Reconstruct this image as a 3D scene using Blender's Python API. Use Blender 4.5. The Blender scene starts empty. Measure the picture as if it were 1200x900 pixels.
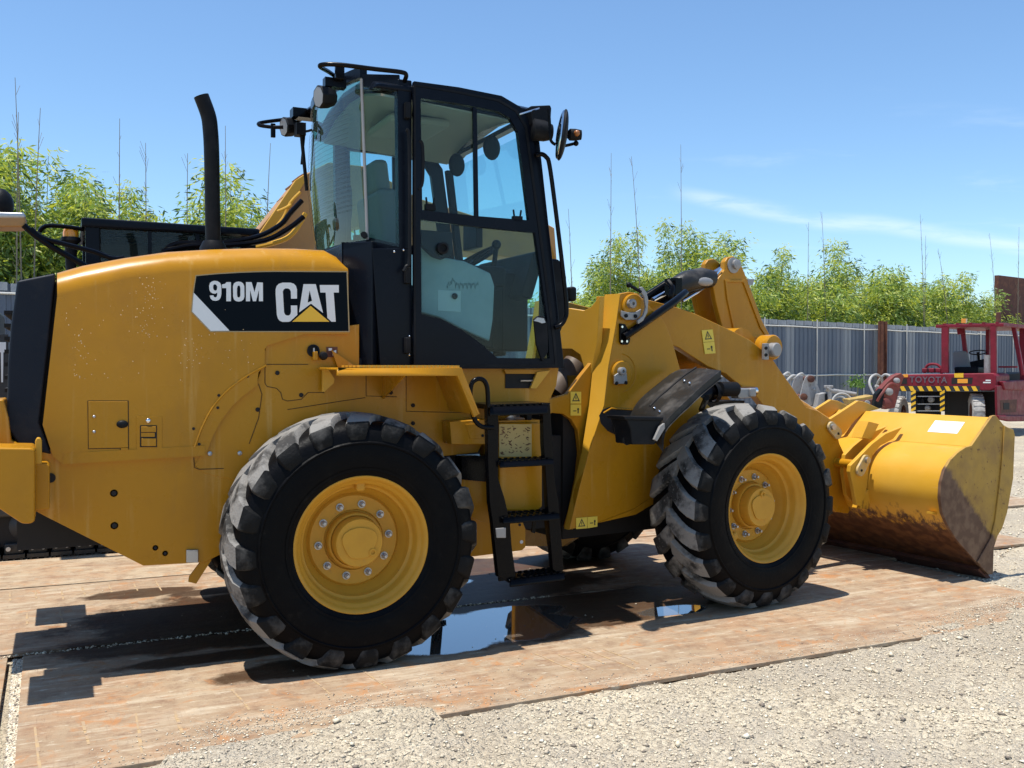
import bpy, bmesh, math, random
from math import sin, cos, tan, pi, atan2, sqrt, radians, hypot
from mathutils import Vector, Matrix, Quaternion
import numpy as np
SC = bpy.context.scene
COL = SC.collection

# ---------------------------------------------------------------- camera
CAM = Vector((-2.6887, -5.95, 1.5751)); YAW = .4301; PIT = -.0215; FOC = 1150.1; ROLL = .0029
TH = .1345                                   # articulation of the front frame
Fv = Vector((sin(YAW)*cos(PIT), cos(YAW)*cos(PIT), sin(PIT)))
Rv = Vector((cos(YAW), -sin(YAW), 0)); Uv = Rv.cross(Fv)
R2 = Rv*cos(ROLL) + Uv*sin(ROLL); U2 = Uv*cos(ROLL) - Rv*sin(ROLL)
cd = bpy.data.cameras.new('camera'); cam = bpy.data.objects.new('camera', cd); COL.objects.link(cam)
m = Matrix((R2, U2, -Fv)).transposed().to_4x4(); m.translation = CAM
cam.matrix_world = m
cd.sensor_width = 36; cd.lens = FOC/1200*36; cd.clip_start = .05; cd.clip_end = 3000
SC.camera = cam

# ---------------------------------------------------------------- light
SUN = Vector((-.21, .004, 1)).normalized()
W = bpy.data.worlds.new('World'); SC.world = W; W.use_nodes = True
nt = W.node_tree; N = nt.nodes; L = nt.links
bg = N['Background']; bg.inputs[1].default_value = .142
sky = N.new('ShaderNodeTexSky'); sky.sky_type = 'NISHITA'; sky.sun_disc = False
sky.sun_elevation = math.asin(SUN.z); sky.sun_rotation = atan2(SUN.x, SUN.y)
sky.altitude = 300; sky.air_density = 1.0; sky.dust_density = .35; sky.ozone_density = 2.5
# one thin high cloud streak low in the sky on the right, a few fainter wisps round it
tc = N.new('ShaderNodeTexCoord'); grd = N.new('ShaderNodeMixRGB'); grd.blend_type = 'MULTIPLY'; grd.inputs[0].default_value = 1; grd.inputs[2].default_value = (.84, .985, 1.07, 1)
def VM(v, inp=None):
    n = N.new('ShaderNodeVectorMath'); n.operation = 'DOT_PRODUCT'; n.inputs[1].default_value = v; L.new(inp or tc.outputs['Generated'], n.inputs[0]); return n.outputs['Value']
def MM(op, a, b=None, c=None):
    n = N.new('ShaderNodeMath'); n.operation = op
    for i, q in enumerate((a, b, c)):
        if q is None: continue
        if isinstance(q, (int, float)): n.inputs[i].default_value = q
        else: L.new(q, n.inputs[i])
    return n.outputs[0]
cr = VM((cos(YAW), -sin(YAW), 0)); cf = MM('MAXIMUM', VM((sin(YAW), cos(YAW), 0)), .05); cz_ = VM((0, 0, 1))
u = MM('DIVIDE', cr, cf); v = MM('DIVIDE', cz_, cf)
cmb = N.new('ShaderNodeCombineXYZ'); L.new(u, cmb.inputs[0]); L.new(v, cmb.inputs[1])
def nzs(sx, sy, sc, det=6, rot=.15):
    mp = N.new('ShaderNodeMapping'); mp.inputs['Scale'].default_value = (sx, sy, 1); mp.inputs['Rotation'].default_value = (0, 0, rot); L.new(cmb.outputs[0], mp.inputs[0])
    n = N.new('ShaderNodeTexNoise'); n.inputs['Scale'].default_value = sc; n.inputs['Detail'].default_value = det; n.inputs['Roughness'].default_value = .6; n.inputs['Distortion'].default_value = .4; L.new(mp.outputs[0], n.inputs[0]); return n.outputs[0]
def MR(a, lo, hi, o0=0., o1=1.):
    n = N.new('ShaderNodeMapRange'); n.interpolation_type = 'SMOOTHSTEP'; n.inputs[1].default_value = lo; n.inputs[2].default_value = hi; n.inputs[3].default_value = o0; n.inputs[4].default_value = o1; L.new(a, n.inputs[0]); return n.outputs[0]
vc = MM('MULTIPLY_ADD', u, -.155, .197); wob = MM('MULTIPLY_ADD', nzs(1, 1, 4, 2), .03, -.015)
d = MM('ABSOLUTE', MM('ADD', MM('SUBTRACT', v, vc), wob)); band = MR(d, .0, .0125, 1., 0.)
streak = MM('MULTIPLY', MM('MULTIPLY', band, MR(nzs(1, 5.0, 9, 8), .25, .62)), MM('MULTIPLY', MR(u, .15, .21), MR(u, .75, 1.2, 1., 0.)))
wisp = MM('MULTIPLY', MM('MULTIPLY', MR(nzs(1, 7, 3.2, 8), .53, .74), MR(v, .08, .16)), MM('MULTIPLY', MR(v, .19, .30, 1., 0.), MR(u, .05, .3)))
fac = MM('MINIMUM', MM('ADD', MM('MULTIPLY', streak, .38), MM('MULTIPLY', wisp, .26)), 1.)
mx = N.new('ShaderNodeMixRGB'); mx.inputs[2].default_value = (6.3, 6.9, 7.6, 1)
L.new(sky.outputs[0], grd.inputs[1]); L.new(fac, mx.inputs[0]); L.new(grd.outputs[0], mx.inputs[1]); L.new(mx.outputs[0], bg.inputs[0])
sl = bpy.data.lights.new('sun', 'SUN'); sl.energy = 5.0; sl.angle = radians(.53); sl.color = (1, .955, .88)
so = bpy.data.objects.new('sun', sl); COL.objects.link(so)
so.rotation_euler = SUN.to_track_quat('Z', 'Y').to_euler()
SC.view_settings.view_transform = 'Standard'; SC.view_settings.look = 'None'
SC.view_settings.exposure = .32; SC.view_settings.gamma = 1

# ---------------------------------------------------------------- survey helpers (photo reading -> point on a real plane)
def ray(x, y):
    return Fv + R2*((x-600)/FOC) + U2*((450-y)/FOC)
def hit(x, y, n, d):
    r = ray(x, y); t = (d - CAM.dot(n))/r.dot(n); return CAM + r*t
XF = Vector((cos(TH), sin(TH), 0)); YF = Vector((-sin(TH), cos(TH), 0))
def PY(x, y, Y): return hit(x, y, Vector((0, 1, 0)), Y)            # rear frame, plane Y = const
def PX(x, y, X): return hit(x, y, Vector((1, 0, 0)), X)
def PZ(x, y, Z=0): return hit(x, y, Vector((0, 0, 1)), Z)
def toF(p): return Vector((p.dot(XF), p.dot(YF), p.z))
def FY(x, y, Y): return toF(hit(x, y, YF, Y))                      # front frame
def FX(x, y, X): return toF(hit(x, y, XF, X))
def frF(p): return Vector((p[0]*cos(TH)-p[1]*sin(TH), p[0]*sin(TH)+p[1]*cos(TH), p[2]))

# ---------------------------------------------------------------- materials
def mat(name, col, rough=.5, metal=0., var=None, bump=None, coat=0., spec=.5, rvar=0., trans=None):
    M = bpy.data.materials.new(name); M.use_nodes = True
    nt = M.node_tree; b = nt.nodes['Principled BSDF']
    b.inputs['Base Color'].default_value = (*col, 1); b.inputs['Roughness'].default_value = rough
    b.inputs['Metallic'].default_value = metal; b.inputs['Coat Weight'].default_value = coat
    b.inputs['Coat Roughness'].default_value = .08; b.inputs['Specular IOR Level'].default_value = spec
    tc = nt.nodes.new('ShaderNodeTexCoord'); src = None
    for (sc, c2, lo, hi) in (var or []):
        n = nt.nodes.new('ShaderNodeTexNoise'); n.inputs['Scale'].default_value = sc if not isinstance(sc, tuple) else 1
        n.inputs['Detail'].default_value = 6; n.inputs['Roughness'].default_value = .62
        if isinstance(sc, tuple):
            mp = nt.nodes.new('ShaderNodeMapping'); mp.inputs['Scale'].default_value = sc
            nt.links.new(tc.outputs['Object'], mp.inputs[0]); nt.links.new(mp.outputs[0], n.inputs[0])
        else: nt.links.new(tc.outputs['Object'], n.inputs[0])
        r = nt.nodes.new('ShaderNodeMapRange'); r.inputs[1].default_value = lo; r.inputs[2].default_value = hi
        nt.links.new(n.outputs[0], r.inputs[0])
        mx = nt.nodes.new('ShaderNodeMixRGB'); mx.inputs[2].default_value = (*c2, 1)
        if src: nt.links.new(src, mx.inputs[1])
        else: mx.inputs[1].default_value = (*col, 1)
        nt.links.new(r.outputs[0], mx.inputs[0]); src = mx.outputs[0]
    if src: nt.links.new(src, b.inputs['Base Color'])
    if bump:
        n = nt.nodes.new('ShaderNodeTexNoise'); n.inputs['Scale'].default_value = bump[0]; n.inputs['Detail'].default_value = 8
        bp = nt.nodes.new('ShaderNodeBump'); bp.inputs['Distance'].default_value = bump[1]; bp.inputs['Strength'].default_value = 1
        nt.links.new(tc.outputs['Object'], n.inputs[0]); nt.links.new(n.outputs[0], bp.inputs['Height']); nt.links.new(bp.outputs[0], b.inputs['Normal'])
    if rvar:
        n = nt.nodes.new('ShaderNodeTexNoise'); n.inputs['Scale'].default_value = 6; n.inputs['Detail'].default_value = 8
        r = nt.nodes.new('ShaderNodeMapRange'); r.inputs[1].default_value = .3; r.inputs[2].default_value = .7
        r.inputs[3].default_value = rough-rvar; r.inputs[4].default_value = rough+rvar
        nt.links.new(tc.outputs['Object'], n.inputs[0]); nt.links.new(n.outputs[0], r.inputs[0]); nt.links.new(r.outputs[0], b.inputs['Roughness'])
    M.diffuse_color = (*col, 1)
    return M

YC = (.46, .208, .009)
YEL = mat('loader_yellow_paint', YC, .30, coat=.05, spec=.22, var=[(2.2, (.37, .165, .012), .48, .80), (40, (.50, .255, .03), .70, .9), ((7,7,1.2), (.38,.18,.02), .56, .80), ((16,16,.9), (.54,.31,.08), .58, .78), (150, (.60,.36,.12), .70, .76)], rvar=.08, bump=(3, .0015))
RIM = mat('rim_yellow_brightened', (.56,.285,.03), .40, spec=.25, var=[(5,(.48,.235,.025),.45,.8),(30,(.40,.21,.06),.62,.80)], rvar=.08)  # loader yellow lifted; the rims' brighter light is put into the colour
YELB = mat('bucket_and_sunlit_yellow', (.60, .315, .026), .42, coat=.05, spec=.3, var=[(1.4, (.66, .37, .06), .45, .8), ((3, 3, 40), (.62, .36, .09), .66, .8), (60, (.35, .2, .08), .70, .78)], rvar=.1, bump=(8, .001))  # bucket paint; also puts sunlight into the colour of lit tower and fender parts
YELD = mat('yellow_label', (.75, .55, .06), .5)
NAVY = mat('cab_black_paint', (.005, .007, .012),   .25, coat=.0, spec=.10, var=[(3, (.008, .011, .018), .4, .8)], rvar=.06)
BLK = mat('black_plastic', (.008, .009, .011), .5, spec=.12, var=[(5, (.022, .022, .024), .5, .8)], bump=(180, .0006), rvar=.08)
GRL = mat('rear_guard_black', (.009, .013, .022), .5, spec=.16, var=[(3, (.035, .035, .036), .52, .8)], bump=(220, .0008), rvar=.08)
BLKG = mat('black_gloss_steel', (.003, .003, .004), .22, coat=.0, spec=.12, bump=(20, .001), rvar=.08)
FEND = mat('dusty_black_rubber', (.018, .0175, .017), .42, spec=.3, var=[(6, (.11, .10, .09), .5, .8)], rvar=.1, bump=(60, .001))
RUB = mat('tyre_rubber', (.002, .0022, .003), .5, spec=.08, var=[(7, (.005, .005, .005), .5, .8), (14, (.013, .012, .011), .62, .8)], bump=(50, .002), rvar=.1)
SHO = mat('shaded_shoulder_rubber', (.010, .010, .010), .6, spec=.1, var=[(3, (.095, .09, .083), .50, .66)], bump=(70, .003))  # less dust than the tread; shoulder shade is also put into the colour
LUG = mat('worn_tread_rubber', (.23, .218, .20), .8, spec=.1, var=[(4, (.035, .034, .032), .50, .62), (2, (.05, .048, .046), .50, .60), (45, (.32, .305, .285), .58, .78)], bump=(90, .003))
CHR = mat('chrome', (.75, .75, .76), .12, 1)
STL = mat('zinc_steel', (.42, .42, .43), .38, .85, var=[(30, (.25, .22, .18), .55, .8)])
DKH = mat('dark_recess', (.012, .010, .009), .8)  # near-black; in holes and recesses it is painted for the shade inside
SILV = mat('pin_retainer_grey', (.30, .29, .28), .45, .3, var=[(25, (.3, .27, .23), .55, .8)])
WHT = mat('white_print', (.72, .73, .72), .4)
DEC = mat('decal_black', (.003, .006, .010), .35, spec=.05)
TRI = mat('decal_amber', (.80, .46, .02), .35)
RED = mat('forklift_red_paint', (.20, .016, .030), .5, spec=.2, var=[(4, (.10, .015, .018), .45, .8), (30, (.24, .07, .06), .6, .8)], bump=(12, .004), rvar=.1)
DRED = mat('rusty_brown_steel', (.10, .035, .022), .8, var=[(6, (.18, .07, .035), .45, .7)], bump=(20, .004))
GREYM = mat('bare_grey_casting', (.33, .32, .31), .6, .2, var=[(12, (.20, .17, .14), .5, .75)], bump=(30, .003))
GREYT = mat('dirty_grey_tyre', (.42, .40, .37), .85, var=[(12, (.25, .23, .21), .45, .7)], bump=(40, .004))
FAB = mat('seat_cover', (.16, .18, .18), .7, bump=(60, .002))
LIN = mat('cab_headliner', (.42, .40, .36), .8)
ORG = mat('amber_lens', (.85, .32, .01), .25, coat=.5)
TAN = mat('excavator_boom_paint', (.45, .23, .065), .5, var=[(4, (.36, .19, .07), .4, .7)], bump=(15, .002))
MIR = mat('mirror_glass', (.55, .6, .62), .04, 1)
STRK = mat('hazard_black', (.02, .02, .02), .5)

# bucket wear: rusty band low on the bucket
def wear(M, z0, z1, c1, c2, sharp=.12, kx=0., x0=0., amp=.55, vs=.55):
    nt = M.node_tree; b = nt.nodes['Principled BSDF']
    lk = b.inputs['Base Color'].links; src = lk[0].from_socket if lk else None
    g = nt.nodes.new('ShaderNodeNewGeometry'); s = nt.nodes.new('ShaderNodeSeparateXYZ'); nt.links.new(g.outputs['Position'], s.inputs[0]); zz = nt.nodes.new('ShaderNodeMath'); zz.operation = 'MULTIPLY_ADD'; zz.inputs[1].default_value = kx; zx = nt.nodes.new('ShaderNodeMath'); zx.operation = 'SUBTRACT'; zx.inputs[1].default_value = x0; nt.links.new(s.outputs[0], zx.inputs[0]); nt.links.new(zx.outputs[0], zz.inputs[0]); nt.links.new(s.outputs[2], zz.inputs[2])
    n = nt.nodes.new('ShaderNodeTexNoise'); n.inputs['Scale'].default_value = 9; n.inputs['Detail'].default_value = 9; n.inputs['Roughness'].default_value = .7
    mp = nt.nodes.new('ShaderNodeMapping'); mp.inputs['Scale'].default_value = (2.4, 2.4, vs)
    nt.links.new(g.outputs['Position'], mp.inputs[0]); nt.links.new(mp.outputs[0], n.inputs[0])
    a = nt.nodes.new('ShaderNodeMath'); a.operation = 'MULTIPLY_ADD'; a.inputs[1].default_value = amp; nt.links.new(n.outputs[0], a.inputs[0]); nt.links.new(zz.outputs[0], a.inputs[2])
    r = nt.nodes.new('ShaderNodeMapRange'); r.inputs[1].default_value = z1+amp*.5; r.inputs[2].default_value = z0+amp*.5-sharp
    nt.links.new(a.outputs[0], r.inputs[0])
    n2 = nt.nodes.new('ShaderNodeTexNoise'); n2.inputs['Scale'].default_value = 14; n2.inputs['Detail'].default_value = 8; nt.links.new(g.outputs['Position'], n2.inputs[0])
    m1 = nt.nodes.new('ShaderNodeMixRGB'); m1.inputs[1].default_value = (*c1, 1); m1.inputs[2].default_value = (*c2, 1)
    rr = nt.nodes.new('ShaderNodeMapRange'); rr.inputs[1].default_value = .42; rr.inputs[2].default_value = .62; nt.links.new(n2.outputs[0], rr.inputs[0]); nt.links.new(rr.outputs[0], m1.inputs[0])
    mx = nt.nodes.new('ShaderNodeMixRGB'); nt.links.new(r.outputs[0], mx.inputs[0]); nt.links.new(m1.outputs[0], mx.inputs[2])
    if src: nt.links.new(src, mx.inputs[1])
    nt.links.new(mx.outputs[0], b.inputs['Base Color'])
YELS = mat('bucket_side_paint', (.44, .26, .05), .5, spec=.2, var=[(5, (.30, .17, .05), .45, .7), (26, (.15, .07, .03), .60, .70)], rvar=.1, bump=(10, .001))

wear(YELB, .42, .48, (.075, .032, .016), (.16, .072, .032), .03)
_p1 = frF(FY(1110, 546, -1.28)); _p2 = frF(FY(1160, 622, -1.28))
wear(YELS, _p1.z-.01, _p1.z+.01, (.115, .060, .036), (.18, .105, .062), .03, (_p1.z-_p2.z)/(_p2.x-_p1.x), _p1.x, .16, 2.)
def glass(name, tint, ior=1.45, haze=.0):
    M = bpy.data.materials.new(name); M.use_nodes = True; nt = M.node_tree; nt.nodes.clear()
    o = nt.nodes.new('ShaderNodeOutputMaterial'); t = nt.nodes.new('ShaderNodeBsdfTransparent'); t.inputs[0].default_value = (*tint, 1)
    g = nt.nodes.new('ShaderNodeBsdfGlossy'); g.inputs['Roughness'].default_value = .01
    f = nt.nodes.new('ShaderNodeFresnel'); f.inputs[0].default_value = ior; mx = nt.nodes.new('ShaderNodeMixShader')
    gg = nt.nodes.new('ShaderNodeNewGeometry'); q = nt.nodes.new('ShaderNodeMath'); q.operation = 'SUBTRACT'; q.inputs[0].default_value = 1; nt.links.new(gg.outputs['Backfacing'], q.inputs[1])
    w = nt.nodes.new('ShaderNodeMath'); w.operation = 'MULTIPLY'; nt.links.new(q.outputs[0], w.inputs[0]); nt.links.new(f.outputs[0], w.inputs[1])   # reflect on the outer face only
    nt.links.new(w.outputs[0], mx.inputs[0]); nt.links.new(t.outputs[0], mx.inputs[1]); nt.links.new(g.outputs[0], mx.inputs[2])
    if haze:
        d = nt.nodes.new('ShaderNodeBsdfDiffuse'); d.inputs[0].default_value = (.45, .6, .55, 1); m2 = nt.nodes.new('ShaderNodeMixShader'); m2.inputs[0].default_value = haze
        nt.links.new(mx.outputs[0], m2.inputs[1]); nt.links.new(d.outputs[0], m2.inputs[2]); nt.links.new(m2.outputs[0], o.inputs[0])
    else: nt.links.new(mx.outputs[0], o.inputs[0])
    return M
GLS = glass('tinted_cab_glass', (.80, .93, .945), 1.38, .01)
GLR = glass('rear_cab_glass', (.56, .76, .67), 1.75, .03)
WAT = None

# ---------------------------------------------------------------- mesh collector
class MB:
    def __init__(s): s.v = []; s.f = []; s.mi = []; s.cur = 0
    def add(s, vs, fs):
        o = len(s.v); s.v += [tuple(v) for v in vs]; s.f += [tuple(i+o for i in f) for f in fs]; s.mi += [s.cur]*len(fs); return s
    def box(s, c, d, rot=None):
        x, y, z = d[0]/2, d[1]/2, d[2]/2
        vs = [Vector(p) for p in ((-x,-y,-z),(x,-y,-z),(x,y,-z),(-x,y,-z),(-x,-y,z),(x,-y,z),(x,y,z),(-x,y,z))]
        if rot is not None: vs = [rot @ v for v in vs]
        c = Vector(c)
        return s.add([v+c for v in vs], [(0,3,2,1),(4,5,6,7),(0,1,5,4),(1,2,6,5),(2,3,7,6),(3,0,4,7)])
    def bx(s, x0, x1, y0, y1, z0, z1): return s.box(((x0+x1)/2, (y0+y1)/2, (z0+z1)/2), (abs(x1-x0), abs(y1-y0), abs(z1-z0)))
    def prism(s, pts, off):            # pts: list of 3-D points in a plane, off: thickness vector
        n = len(pts); off = Vector(off); a = [Vector(p) for p in pts]; b = [p+off for p in a]
        nrm = Vector((0, 0, 0))
        for i in range(n): nrm += (a[i]).cross(a[(i+1) % n])
        if nrm.dot(off) > 0: a.reverse(); b.reverse()
        fs = [tuple(range(n)), tuple(range(2*n-1, n-1, -1))] + [(i, n+i, n+(i+1) % n, (i+1) % n) for i in range(n)]
        fs = [fs[0], fs[1]] + [tuple(reversed(f)) for f in [((i+1) % n, n+(i+1) % n, n+i, i) for i in range(n)]]
        return s.add(a+b, fs)
    def ring(s, out, inn, off):
        n = len(out); off = Vector(off); A = [Vector(p) for p in out]; B = [Vector(p) for p in inn]
        vs = A + B + [p+off for p in A] + [p+off for p in B]; fs = []
        for i in range(n):
            j = (i+1) % n
            fs += [(i, j, n+j, n+i), (2*n+i, 3*n+i, 3*n+j, 2*n+j), (i, 2*n+i, 2*n+j, j), (n+i, n+j, 3*n+j, 3*n+i)]
        return s.add(vs, fs)
    def loft(s, secs, closed=False, cap=True):
        n = len(secs[0]); vs = [p for q in secs for p in q]; fs = []
        for i in range(len(secs)-1):
            for j in range(n if closed else n-1):
                k = (j+1) % n; fs.append((i*n+j, i*n+k, (i+1)*n+k, (i+1)*n+j))
        if cap and closed: fs += [tuple(range(n-1, -1, -1)), tuple(range((len(secs)-1)*n, len(secs)*n))]
        return s.add(vs, fs)
    def tube(s, pts, r, n=10, cap=True):
        P = [Vector(p) for p in pts]; secs = []; up = None
        for i, p in enumerate(P):
            d = (P[min(i+1, len(P)-1)] - P[max(i-1, 0)]).normalized()
            if up is None: up = d.orthogonal().normalized()
            up = (up - d*up.dot(d)); up = up.normalized() if up.length > 1e-6 else d.orthogonal().normalized()
            sd = d.cross(up); rr = r[i] if isinstance(r, (list, tuple)) else r
            secs.append([p + (up*cos(t)+sd*sin(t))*rr for t in [2*pi*k/n for k in range(n)]])
        return s.loft(secs, True, cap)
    def cyl(s, a, b, r, n=20): return s.tube([a, b], r, n)
    def lathe(s, prof, c, axis=(0, 1, 0), n=48, closed=False):      # prof: (radius, offset along axis)
        ax = Vector(axis).normalized(); u = ax.orthogonal().normalized()
        if abs(ax.z) < .1: u = Vector((0, 0, 1))
        w = ax.cross(u); c = Vector(c); m = len(prof)
        vs = [c + ax*h + (u*cos(2*pi*k/n)+w*sin(2*pi*k/n))*r for k in range(n) for r, h in prof]; fs = []
        for k in range(n):
            k2 = (k+1) % n
            for j in range(m if closed else m-1):
                j2 = (j+1) % m; fs.append((k*m+j, k2*m+j, k2*m+j2, k*m+j2))
        return s.add(vs, fs)
    def ball(s, c, r, n=12, m=8):
        sx = r if isinstance(r, (tuple, list)) else (r, r, r)
        vs = [(c[0]+sx[0]*sin(pi*i/m)*cos(2*pi*j/n), c[1]+sx[1]*sin(pi*i/m)*sin(2*pi*j/n), c[2]+sx[2]*cos(pi*i/m)) for i in range(m+1) for j in range(n)]
        return s.add(vs, [(i*n+j, (i+1)*n+j, (i+1)*n+(j+1) % n, i*n+(j+1) % n) for i in range(m) for j in range(n)])
    def mesh(s, name, mats, bevel=0, smooth=35, seg=2):
        me = bpy.data.meshes.new(name); bm = bmesh.new(); bv = [bm.verts.new(v) for v in s.v]
        for f, mi in zip(s.f, s.mi):
            try: g = bm.faces.new([bv[i] for i in dict.fromkeys(f)]); g.material_index = mi
            except Exception: pass
        bmesh.ops.remove_doubles(bm, verts=bm.verts, dist=1e-5)
        bmesh.ops.recalc_face_normals(bm, faces=bm.faces)
        if bevel:
            es = [e for e in bm.edges if len(e.link_faces) == 2 and e.calc_face_angle(0) > radians(28)]
            bmesh.ops.bevel(bm, geom=es, offset=bevel, segments=seg, profile=.5, affect='EDGES', clamp_overlap=True)
        bm.to_mesh(me); bm.free()
        for mm in (mats if isinstance(mats, (list, tuple)) else [mats]): me.materials.append(mm)
        if smooth: me.shade_smooth()
        if bevel:                                   # area-weighted normals: flat faces stay flat, bevels roll over
            nv = len(me.vertices); acc = np.zeros((nv, 3))
            for p in me.polygons:
                for vi in p.vertices: acc[vi] += np.array(p.normal)*p.area
            ln = np.linalg.norm(acc, axis=1); ln[ln == 0] = 1; me.normals_split_custom_set_from_vertices((acc/ln[:, None]).tolist())
        elif smooth: me.set_sharp_from_angle(angle=radians(smooth))
        return me
    def build(s, name, mats, parent=None, bevel=0, smooth=35, front=False, label=None, seg=2):
        return link(name, s.mesh(name, mats, bevel, smooth, seg), parent, front, label)
def link(name, me, parent=None, front=False, label=None):
    o = bpy.data.objects.new(name, me); COL.objects.link(o)
    if parent is not None: o.parent = parent
    if front: o.rotation_euler.z = TH
    if label: o['label'] = label
    return o
def empty(name, loc, label, cat, group=None, rz=0):
    o = bpy.data.objects.new(name, None); COL.objects.link(o); o.location = loc; o.rotation_euler.z = rz; o.empty_display_size = .2
    return tag(o, label, cat, group)
def tag(o, label, cat, group=None, kind=None):
    if label: o['label'] = label
    if cat: o['category'] = cat
    if group: o['group'] = group
    if kind: o['kind'] = kind
    return o
def struct(o, kind='structure'): o['kind'] = kind; return o
def copy_tree(o, parent=None):
    c = o.copy(); COL.objects.link(c)
    if parent is not None: c.parent = parent
    for ch in [q for q in bpy.data.objects if q.parent == o]: copy_tree(ch, c)
    return c
def Rp(px, Y): return [PY(x, y, Y) for x, y in px]                 # readings on the rear module's side
def Fp(px, Y): return [FY(x, y, Y) for x, y in px]                 # readings on the front module's side
def smoothpath(P, k=6):
    P = [Vector(p) for p in P]; out = []
    for i in range(len(P)-1):
        a, b, c, d = P[max(i-1, 0)], P[i], P[i+1], P[min(i+2, len(P)-1)]
        for t in [j/k for j in range(k)]:
            out.append(.5*((2*b)+(c-a)*t+(2*a-5*b+4*c-d)*t*t+(3*b-a-3*c+d)*t**3))
    return out+[P[-1]]

#==BODY==
# ================================================================= WHEEL LOADER
loader = empty('wheel_loader', (0, 0, 0), 'big yellow and black wheel loader with four knobbly tyres filling the middle of the photo', 'wheel loader')
LD = loader

# ---- hood
hs = [(67,347),(98,339),(148,327),(198,319.5),(250,316.5),(300,314.5),(350,314),(385,314.5),(398,315.5),(408,317)]
ht = [(69,319.5),(100,311),(150,302),(200,295),(250,292),(300,290.5),(350,291),(385,293),(398,300),(408,313)]
HY = .69
secs = []; sh = []
for (a, b) in zip(hs, ht):
    p = PY(*a, -HY); zt = PY(*b, -.57).z
    q = [Vector((p.x, -HY, p.z))]
    for k in range(1, 7):
        t = k/6*pi/2; q.append(Vector((p.x, -HY+.15*(1-cos(t)), p.z+(zt-p.z)*sin(t))))
    q.append(Vector((p.x, -.25, zt+.02))); q = q + [Vector((p.x, 0, zt+.025))] + [Vector((v.x, -v.y, v.z)) for v in reversed(q)]
    secs.append(q); sh.append(q[0])
mb = MB(); mb.loft(secs)
low = Rp([(409,391.5),(357,391.5),(313,405),(310.5,409),(310,430),(303,436),(301,452),(286,463),(272,476),(259,493),(250,510),(243,528),(240,534),(73,544),(62,535),(50,498)], -HY)
rim = [Vector(p) for p in sh[::-1]]      # front to rear along the shoulder
poly = sh + low
for s in (1, -1):
    pp = [Vector((p.x, p.y*s, p.z)) for p in poly]
    mb.add(pp, [tuple(range(len(pp)))])
    lo = [sh[-1]] + low + [sh[0]]
    lo = [Vector((p.x, p.y*s, p.z)) for p in lo]; li = [p + Vector((0, .035*s, 0)) for p in lo]
    mb.loft([lo, li])
for q in (secs[0], secs[-1]):
    e = low[-1].z if q is secs[0] else low[0].z
    mb.add([Vector((q[0].x, -HY, e+.0)), *q, Vector((q[0].x, HY, e))], [tuple(range(len(q)+2))])
hood = mb.build('hood', YEL, LD, smooth=30)
# lower lip of the hood
lip = Rp([(75,531),(240,522),(240,534),(73,544)], -HY)
o = MB().prism([p+Vector((0,-.004,0)) for p in lip], (0, .003, 0)).build('hood_lip', YEL, LD)

# raised wheel-arch crease on the hood side
ar = smoothpath(Rp([(228,524),(237,500),(250,476),(268,456),(290,440),(312,428)], -HY-.001), 4)
MB().tube(ar, .006, 6).build('arch_crease', YEL, LD)
# shadow gap + black rear guard
g = Rp([(66,325),(57,400),(46,495),(63,536),(73,546),(80,546),(80,325)], -.62)
MB().prism(g, (0, 1.24, 0)).build('guard_seal', DKH, LD)
gp = [(20,329),(65,320),(57,400),(46,495),(61,533),(24,525),(8,501),(9.5,425),(13,380)]
a = Rp(gp, -.672); cx_ = sum((p.x for p in a))/len(a)
mb = MB(); secs = []
for y, f, dx in ((-.672, 1, 0), (-.66, 1.0, 0), (-.45, 1, -.01), (0, 1, -.02), (.45, 1, -.01), (.672, 1, 0)):
    q = []
    for i, p in enumerate(a):
        rear = i in (0, 5, 6, 7, 8)
        q.append(Vector((p.x + (dx if rear else 0), y, p.z)))
    secs.append(q)
mb.loft(secs, True)
grille = mb.build('rear_guard', GRL, LD, bevel=.045, seg=4)
for k in range(9):
    z = 1.3+k*.065
    MB().box((-2.925, 0, z), (.05, .84, .02)).build('guard_louvre', DKH, grille)

# ---- exhaust
ex = smoothpath([PY(x, y, -.2) for x, y in ((250,296),(249,240),(248,180),(246.5,152),(244,135),(236,113))], 5)
ex.append(ex[-1]+(ex[-1]-ex[-2])*.2)
E_ = MB().tube(ex, .042, 20, False).tube(ex, .038, 20, False).build('exhaust_pipe', BLK, LD)
MB().lathe([(.075, -.02), (.075, .01), (.055, .05), (.047, .05)], PY(250, 293, -.2), (0, 0, 1), 24).build('exhaust_collar', BLK, E_)

# ---- decal with lettering on the hood side
def D(pts, y): return [PY(200+u/5, 300+v/5, y) for u, v in pts]
dec = MB().prism(D([(150,118),(280,106),(400,99),(500,95),(600,93),(1030,95),(1042,440),(345,440),(235,440),(125,325),(135,215)], -HY-.0005), (0, -.0015, 0)).build('name_decal', DEC, LD)
def dp(name, pts, mt, lv=1, circ=False):
    return MB().prism(D(pts, -HY-.002-.0012*lv), (0, -.001, 0)).build(name, mt, dec)
dp('decal_stripe', [(135,215),(345,438),(235,439),(126,325)], WHT)
fr = D([(146,112),(280,100),(400,93),(500,89),(600,87),(1036,89),(1049,446),(345,446),(232,446),(119,327),(129,213)], -HY-.0005)
fi = D([(150,118),(280,106),(400,99),(500,95),(600,93),(1030,95),(1042,440),(345,440),(235,440),(125,325),(135,215)], -HY-.0005)
MB().ring(fr, fi, (0, -.002, 0)).build('decal_border', mat('decal_edge', (.36,.27,.13), .5), dec)
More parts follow.
